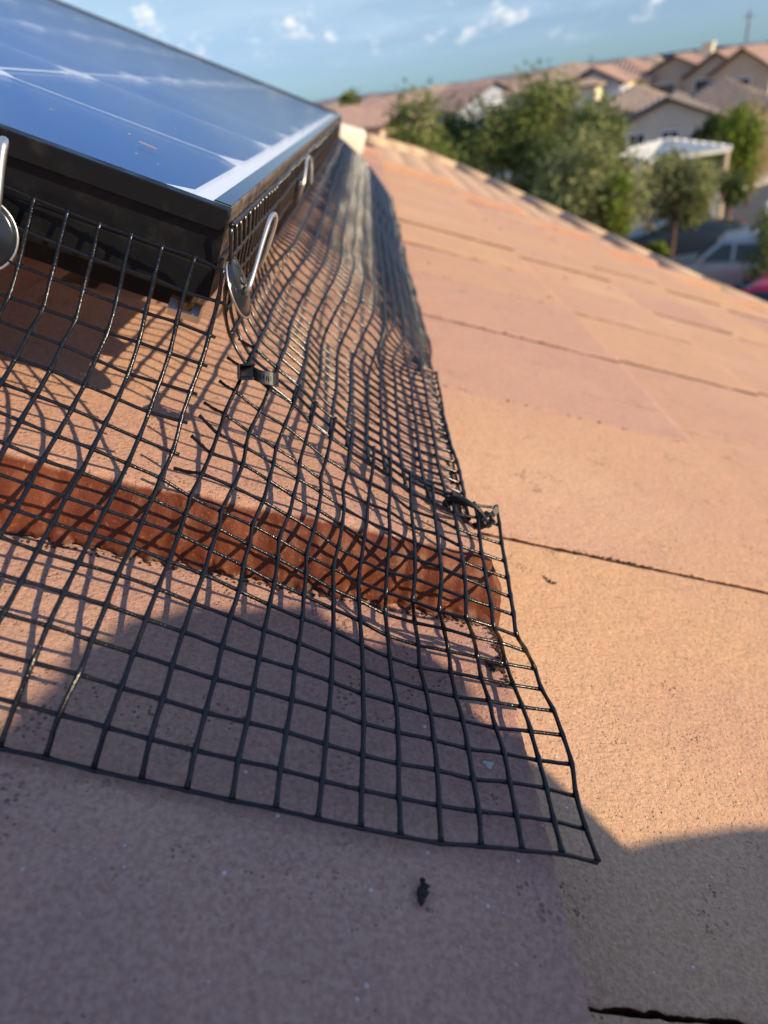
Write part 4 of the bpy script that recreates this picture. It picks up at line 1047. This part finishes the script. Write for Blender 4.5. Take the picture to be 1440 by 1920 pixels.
# left, beside the far panel corner
house_far(652, 62, 'house with a pinkish roof and one window showing, touching the far panel corner', 10, 9, 4.6, 6.0, r_(-30), 'hip', 'orange', 'pink', [('F', 1.8, 3.0, 1.3, 1.4), ('R', 0, 3.0, 1.2, 1.2)])
house_far(745, 92, 'low pink-roofed house whose roof shows just above the bushy bright green tree', 12, 10, 4.6, 6.2, r_(-28), 'hip', 'orange', 'pink', [('F', 2, 3.0, 1.4, 1.3)])
house_far(820, 118, 'far house with a tan hipped roof above the dark shadowy tree', 13, 11, 5.0, 6.6, r_(-35), 'hip', 'beige', 'tan', [('F', 2, 3.4, 1.4, 1.3)])
house_far(882, 84, 'house with a steep shaded gable half hidden left of the tallest tree', 8, 10, 4.3, 6.3, r_(20), 'gable_y', 'blue', 'pink', [('F', 0, 3.2, 1.4, 1.2)])
# mid group behind the trees
house_far(1070, 74, 'cream-walled house with a tan roof just right of the tallest tree top', 7.5, 8.5, 5.2, 6.9, r_(48), 'hip', 'cream', 'tan', [('R', 0, 3.5, 1.2, 1.3)])
house_far(1128, 74, 'pale house with a small blue-grey gable, between the cream-walled and the ribbed-roof houses', 4.4, 8, 5.1, 6.4, r_(-25), 'gable_y', 'blue', 'pink', [('F', 0.2, 2.9, 1.7, 1.8), ('R', 2.2, 3.0, 1.5, 1.6)])
house_far(1178, 80, 'house with a ribbed brown hipped roof and a bright cream end wall', 6.0, 8, 5.0, 6.7, r_(-32), 'hip', 'cream', 'pink', [('F', -1, 3.2, 1.3, 1.4), ('F', 1.4, 3.2, 1.3, 1.4)])
house_far(1226, 84, 'blue-grey shaded house between the ribbed hipped roof and the palm', 6.0, 7.5, 5.0, 6.6, r_(-35), 'hip', 'blue', 'tan', [('F', 0.5, 3.2, 1.3, 1.4), ('R', 0, 3.2, 1.2, 1.4)])
house_far(1196, 60, 'lower house with a peach-coloured roof slope behind the rounded green tree', 5.5, 7, 3.6, 5.0, r_(-18), 'hip', 'beige', 'tan', [('F', 1.5, 1.2, 1.0, 1.4)])
# right group
house_far(1300, 80, 'large brown-shaded gabled house with a wide dark upper window, behind the palm', 7.2, 10, 4.7, 6.5, r_(-38), 'gable_y', 'tan', 'pink', [('F', -1.3, 2.5, 3.0, 1.9), ('F', 2.2, 2.9, 1.5, 1.5), ('R', -2, 3.0, 1.4, 1.5)], chim=True)
house_far(1378, 76, 'gabled house with a bright yellow corner wall and pink verge, right of the wide-window house', 4.4, 9, 4.8, 6.4, r_(-40), 'gable_y', 'orange', 'pink', [('F', -.4, 2.9, 2.1, 1.6), ('R', -2.6, 3.0, 1.2, 1.4)])
house_far(1428, 72, 'yellow-lit house at the right edge below the skyline', 4.2, 9, 4.8, 6.4, r_(-40), 'gable_y', 'orange', 'pink', [('F', 0, 3.1, 1.4, 1.3), ('R', -3.2, 3.0, 1.2, 1.4)])
house_far(1268, 54, 'single-storey beige house with a ribbed grey-brown roof behind the white gazebo', 6.6, 6.0, 2.9, 4.4, r_(-24), 'gable_y', 'beige', 'grey', [('F', -1.7, 1.0, .9, 1.6), ('F', .2, 1.0, .9, 1.6), ('F', 1.9, 1.0, 1.1, 1.4), ('R', 0, 1.0, 1.2, 1.2)], nr=26)
house_far(1362, 57, 'single-storey house with a ribbed brown roof below the yellow-cornered gables', 6.0, 7, 3.3, 4.9, r_(-22), 'hip', 'tan', 'brown', [('F', 1, 1.2, 1.2, 1.2)], nr=26)
# skyline rows
sk = [(700, 150), (770, 175), (850, 165), (930, 185), (1000, 140), (1060, 120), (1110, 150), (1160, 115), (1205, 135), (1250, 105), (1300, 130), (1345, 100), (1395, 92), (1440, 88), (1480, 100), (640, 190), (905, 140), (975, 160), (735, 120), (790, 205), (1035, 190), (1085, 100), (1135, 118), (1182, 185), (1275, 165), (1320, 190), (1370, 135), (1420, 150), (1010, 225), (1240, 210)]
lab = ['pink', 'tan', 'brown', 'grey']
ord_ = ['first', 'second', 'third', 'fourth', 'fifth', 'sixth', 'seventh', 'eighth', 'ninth', 'tenth', 'eleventh', 'twelfth', 'thirteenth', 'fourteenth', 'fifteenth', 'sixteenth', 'seventeenth', 'eighteenth', 'nineteenth', 'twentieth', 'twenty-first', 'twenty-second', 'twenty-third', 'twenty-fourth', 'twenty-fifth', 'twenty-sixth', 'twenty-seventh', 'twenty-eighth', 'twenty-ninth', 'thirtieth']
srt = sorted(range(len(sk)), key=lambda i: sk[i][0])
for i, (x, dd) in enumerate(sk):
    c_ = lab[(i*3) % 4 if x < 1200 else 2+i % 2]
    house_far(x, dd, 'far skyline house, %s from the left in the distant row, %s roof' % (ord_[srt.index(i)], {'pink': 'pinkish', 'tan': 'tan', 'brown': 'brown', 'grey': 'grey-brown'}[c_]), 9+i % 3*2, 9, 4.8, 6.3+.2*(i % 3), r_(-20-17*(i % 4)), 'hip', ['tan', 'beige', 'orange', 'grey'][i % 4], c_,
              [('F', 2, 3.2, 1.4, 1.4), ('F', -2, 3.2, 1.4, 1.4)], nr=14, group='houses on the far skyline')
# dark solar array on a far roof
a0 = XD(1226, 104, 84); b = MB()
f = lambda x, y, z: (a0[0]+x*.93+y*.36, a0[1]-x*.36+y*.93, 6.25+z+.25*y)
sp_ = thing('roof_solar_array', (a0[0], a0[1], 5.0), 'long black row of solar panels on the skyline roof left of the chimney', 'solar panels')
for k in range(6): MB().box(f, k*1.03, k*1.03+1.0, 0, 1.7, 0, .05).obj('module', M['anod'], sp_)
b = MB(); b.box(f, 0, 6.1, .2, .3, -1.6, -.02); b.box(f, 0, 6.1, 1.3, 1.4, -1.6, -.02); b.obj('rack', M['anod'], sp_)
# utility poles on the skyline
for x, dd, h, lb in ((1398, 160, 11.5, 'thin tall utility pole standing on the skyline at the right'), (1108, 230, 8.9, 'faint short pole on the skyline above the rooftops')):
    p = XD(x, 271-.133*x, dd); V_, F_ = tube([(p[0], p[1], 0), (p[0], p[1], h)], .14, 8)
    t = thing('utility_pole', (p[0], p[1], 0), lb, 'pole'); obj('pole', V_, F_, M['bark'], t)
    MB().box(lambda a, b_, c: (p[0]+a, p[1]+b_, c), -1, 1, -.06, .06, h-.9, h-.75).obj('crossarm', M['bark'], t)
# distant hills
M['hill'] = plain('distant_desert_hills', (.20, .17, .16), 1, .1, .01)
xs = np.linspace(-1400, 1400, 90); V_ = []
for x in xs:
    h = 9+4*float(fbm(np.array(x/160.), np.array(3.), 4, 4))
    V_ += [(x, 1500, -2), (x, 1600, max(7.0, h)), (x, 1900, -2)]
tag(obj('hills', V_, [(3*i+j, 3*i+3+j, 3*i+4+j, 3*i+1+j) for i in range(89) for j in (0, 1)], M['hill'], None, True), kind='structure')

# ---------------------------------------------------------------- gazebo
M['white_metal'] = mat('white_corrugated_metal', (.68, .67, .62), .5)
M['white_post'] = plain('white_painted_post', (.55, .50, .42), .7, .05)
gc = XD(1250, 262, 33); gz_ = XD(1232, 252, 33)[2]-.22; ge = XD(1258, 296, 31)[2]
t = thing('gazebo', (gc[0], gc[1], 0), 'gazebo with a white corrugated pyramid roof', 'gazebo')
rt = r_(12); gr = lambda a, b_, z: (gc[0]+a*math.cos(rt)-b_*math.sin(rt), gc[1]+a*math.sin(rt)+b_*math.cos(rt), z)
hw = 1.7
cs_ = [(-hw, -hw), (hw, -hw), (hw, hw), (-hw, hw)]
for k in range(4):
    rb = MB(); a_, c_ = cs_[k], cs_[(k+1) % 4]
    slope(rb, gr(*a_, ge), gr(*c_, ge), gr(0, 0, gz_), gr(0, 0, gz_), 14, .10); rb.obj('roof_panel', M['white_metal'], t)
    MB().box(gr, a_[0]*.93-.07, a_[0]*.93+.07, a_[1]*.93-.07, a_[1]*.93+.07, 0, ge-.05).obj('post', M['st_tan'], t)
# ---------------------------------------------------------------- street things
def pillar(x, ytop, ybot, w, label, mt, name, cat):
    p = XG(x, ybot); hh = None
    d_ = math.hypot(p[0], p[1]); top = XD(x, ytop, d_)[2]
    t = thing(name, (p[0], p[1], 0), label, cat)
    f = lambda a, b_, z: (p[0]+a*.96+b_*.28, p[1]-a*.28+b_*.96, z)
    MB().box(f, -w/2, w/2, -w/2, w/2, 0, top-.12).obj('shaft', mt, t)
    MB().box(f, -w/2-.04, w/2+.04, -w/2-.04, w/2+.04, top-.119, top).obj('cap', M['white_post'], t)
M['pale_blue'] = plain('pale_blue_paint', (.50, .56, .60), .6, .05)
pillar(1337, 366, 414, .42, 'pale blue-grey utility cabinet standing in the tree shade by the street', M['pale_blue'], 'utility_cabinet', 'cabinet')
pillar(1357, 410, 448, .24, 'short cream post with a cap beside the silver car', M['st_cream'], 'bollard', 'post')
pillar(1350, 262, 330, .30, 'pale tall pillar right of the gazebo', M['st_beige'], 'pillar', 'pillar')
pillar(1336, 280, 335, .22, 'slim cream pillar just behind the pale tall pillar', M['st_cream'], 'pillar', 'pillar')
p = XG(1434, 425); d_ = math.hypot(p[0], p[1]); zt_ = XD(1434, 385, d_)[2]
t = thing('globe_lamp', (p[0], p[1], 0), 'white globe lamp on a short post at the right edge above the shrub', 'lamp')
V_, F_ = tube([(p[0], p[1], 0), (p[0], p[1], zt_-.12)], .05, 8); obj('post', V_, F_, M['white_post'], t)
V_, F_ = tube([(p[0], p[1], zt_-.16+.32*i/10) for i in range(11)], [max(.01, .16*math.sin(math.pi*i/10)) for i in range(11)], 14); obj('globe', V_, F_, M['white_metal'], t, True)
# red hydrant-like post
M['red_paint'] = mat('red_paint', (.42, .025, .03), .35)
p = XG(1381, 446)
t = thing('fire_hydrant', (p[0], p[1], 0), 'small red hydrant beyond the silver car, right of the cream post', 'hydrant')
V_, F_ = tube([(p[0], p[1], z) for z in (0, .08, .1, .5, .52, .58, .66, .74)], [.16, .16, .11, .11, .14, .14, .10, .02], 12); obj('barrel', V_, F_, M['red_paint'], t, True)
for s in (-1, 1):
    V_, F_ = tube([(p[0]+s*.08, p[1], .42), (p[0]+s*.21, p[1], .42)], .06, 10); obj('nozzle', V_, F_, M['red_paint'], t)

# ---------------------------------------------------------------- cars
M['tyre'] = mat('tyre_rubber', (.015, .015, .015), .8); M['rim'] = mat('alloy_rim', (.7, .7, .7), .22, .9)
M['carglass'] = mat('tinted_car_glass', (.02, .03, .035), .06); M['lamp_red'] = mat('tail_lamp', (.3, .01, .01), .2); M['lamp_clear'] = mat('head_lamp', (.7, .7, .7), .1)
def car(loc, rot, paint, label, L_=4.6, W_=1.85, H_=1.72, suv=True, group='cars parked on the street'):
    t = thing('parked_car', (loc[0], loc[1], 0), label, 'car', group)
    c_, s_ = math.cos(rot), math.sin(rot)
    T = lambda a, b_, z: (loc[0]+a*c_-b_*s_, loc[1]+a*s_+b_*c_, z)
    h = L_/2
    low = [(-h, .45), (-h+.05, .95), (-h+.12, 1.02), (-h+.9 if suv else -h+.7, 1.06), (-.95, 1.08), (h-1.25, 1.05), (h-.25, .90), (h, .72), (h, .38), (h-.45, .26), (-h+.3, .26)]
    def extr(prof, w0, w1, name, mt):
        n = len(prof); V_ = []
        zs = [z for _, z in prof]; z0, z1 = min(zs), max(zs)
        for sgn in (-1, 1):
            for x, z in prof:
                f = (z-z0)/(z1-z0+1e-6); V_.append(T(x, sgn*(w0+(w1-w0)*f)/2, z))
        F_ = [tuple(range(n))[::-1], tuple(range(n, 2*n))]+[(i, (i+1) % n, (i+1) % n+n, i+n) for i in range(n)]
        o = obj(name, V_, F_, mt, t); bv = o.modifiers.new('bevel', 'BEVEL'); bv.width = .05; bv.segments = 3; bv.limit_method = 'ANGLE'; bv.angle_limit = r_(25)
        for p_ in o.data.polygons: p_.use_smooth = True
        return o
    extr(low, W_, W_*.94, 'body', paint)
    if suv: cab = [(-h+.10, 1.03), (-h+.42, H_-.10), (-h+.8, H_-.02), (-.1, H_), (.45, H_-.06), (1.15, 1.05)]
    else: cab = [(-h+.55, 1.02), (-.75, H_-.05), (0, H_), (.35, H_-.05), (1.15, 1.03)]
    extr(cab, W_*.92, W_*.70, 'cabin', paint)
    # side windows, screens
    zb, ztp = 1.10, H_-.17
    def sidewin(x0, x1, x2, x3, sg):
        f0, f1 = (zb-1.03)/(H_-1.03), (ztp-1.03)/(H_-1.03); w0 = (W_*.92+(W_*.70-W_*.92)*f0)/2+.006; w1 = (W_*.92+(W_*.70-W_*.92)*f1)/2+.006
        V_ = [T(x0, sg*w0, zb), T(x1, sg*w0, zb), T(x2, sg*w1, ztp), T(x3, sg*w1, ztp)]
        V_ += [T(x0, sg*(w0-.02), zb), T(x1, sg*(w0-.02), zb), T(x2, sg*(w1-.02), ztp), T(x3, sg*(w1-.02), ztp)]
        obj('window', V_, [(0, 1, 2, 3), (7, 6, 5, 4), (0, 4, 5, 1), (1, 5, 6, 2), (2, 6, 7, 3), (3, 7, 4, 0)], M['carglass'], t)
    for sg in (-1, 1):
        if suv: sidewin(-h+.42, -.95, -.95, -h+.62, sg); sidewin(-.87, .02, .02, -.87, sg); sidewin(.10, .95, .38, .10, sg)
        else: sidewin(-h+.95, -.25, -.25, -.70, sg); sidewin(-.17, .92, .30, -.17, sg)
    e = .012
    xr0, xr1 = (-h+.13, -h+.36) if suv else (-h+.66, -.86)
    obj('rear_window', [T(xr0-e, s*.68, 1.12) for s in (-1, 1)]+[T(xr1-e, s*.60, H_-.2) for s in (1, -1)]+[T(xr0+.05, s*.68, 1.12) for s in (-1, 1)]+[T(xr1+.05, s*.60, H_-.2) for s in (1, -1)], [(0, 1, 2, 3), (7, 6, 5, 4), (0, 4, 5, 1), (1, 5, 6, 2), (2, 6, 7, 3), (3, 7, 4, 0)], M['carglass'], t)
    x0, x1 = 1.07, .52
    obj('windscreen', [T(x0+.035, s*.72, 1.12) for s in (-1, 1)]+[T(x1+.03, s*.62, H_-.12) for s in (1, -1)]+[T(x0-.03, s*.72, 1.12) for s in (-1, 1)]+[T(x1-.03, s*.62, H_-.12) for s in (1, -1)], [(0, 1, 2, 3), (7, 6, 5, 4), (0, 4, 5, 1), (1, 5, 6, 2), (2, 6, 7, 3), (3, 7, 4, 0)], M['carglass'], t)
    for x in (-h+.85, h-.9):
        for sg in (-1, 1):
            V_, F_ = tube([T(x, sg*(W_/2-.20), .33), T(x, sg*(W_/2+.015), .33)], .33, 20); w_ = obj('wheel', V_, F_, M['tyre'], t, False)
            V_, F_ = tube([T(x, sg*(W_/2-.02), .33), T(x, sg*(W_/2+.03), .33)], .21, 14); obj('rim', V_, F_, M['rim'], w_)
    for sg in (-1, 1):
        MB().box(T, h-.16, h-.02, sg*.70-.18, sg*.70+.18, .68, .82).obj('headlight', M['lamp_clear'], t)
        MB().box(T, -h-.01, -h+.10, sg*.78-.10, sg*.78+.10, .72, .98).obj('tail_light', M['lamp_red'], t)
        MB().box(T, .78, .93, sg*(W_/2+.04)-.09, sg*(W_/2+.04)+.09, 1.03, 1.16).obj('mirror', paint, t)
    return t
M['silver'] = mat('silver_car_paint', (.36, .36, .34), .3, .5); M['redcar'] = mat('red_car_paint', (.45, .02, .05), .25); M['darkcar'] = mat('dark_blue_car_paint', (.02, .03, .045), .25); M['tealcar'] = mat('teal_car_paint', (.06, .20, .22), .3); M['whitecar'] = mat('white_car_paint', (.7, .7, .66), .3)
c1 = XG(1374, 548); car(c1, r_(150), M['silver'], 'silver SUV parked by the shrub at the right, seen above the roof edge', L_=4.5, H_=1.75)
c2 = XG(1292, 500); car((c2[0]+.2, c2[1]+1.6), r_(165), M['darkcar'], 'dark blue car half hidden behind the silver SUV', suv=False, H_=1.45)
c3 = XD(1452, 560, 20.4); car(c3, r_(140), M['redcar'], 'red car whose roof shows at the right edge over the tiles', suv=False, H_=1.47)
c4 = XG(1040, 372); car(c4, r_(160), M['tealcar'], 'teal car seen in the gap below the tallest tree', suv=False, H_=1.45)
c5 = XG(1002, 352); car((c5[0], c5[1]+1.5), r_(160), M['whitecar'], 'white-roofed car just left of the teal car', suv=True, H_=1.7)
bpy.context.view_layer.update()
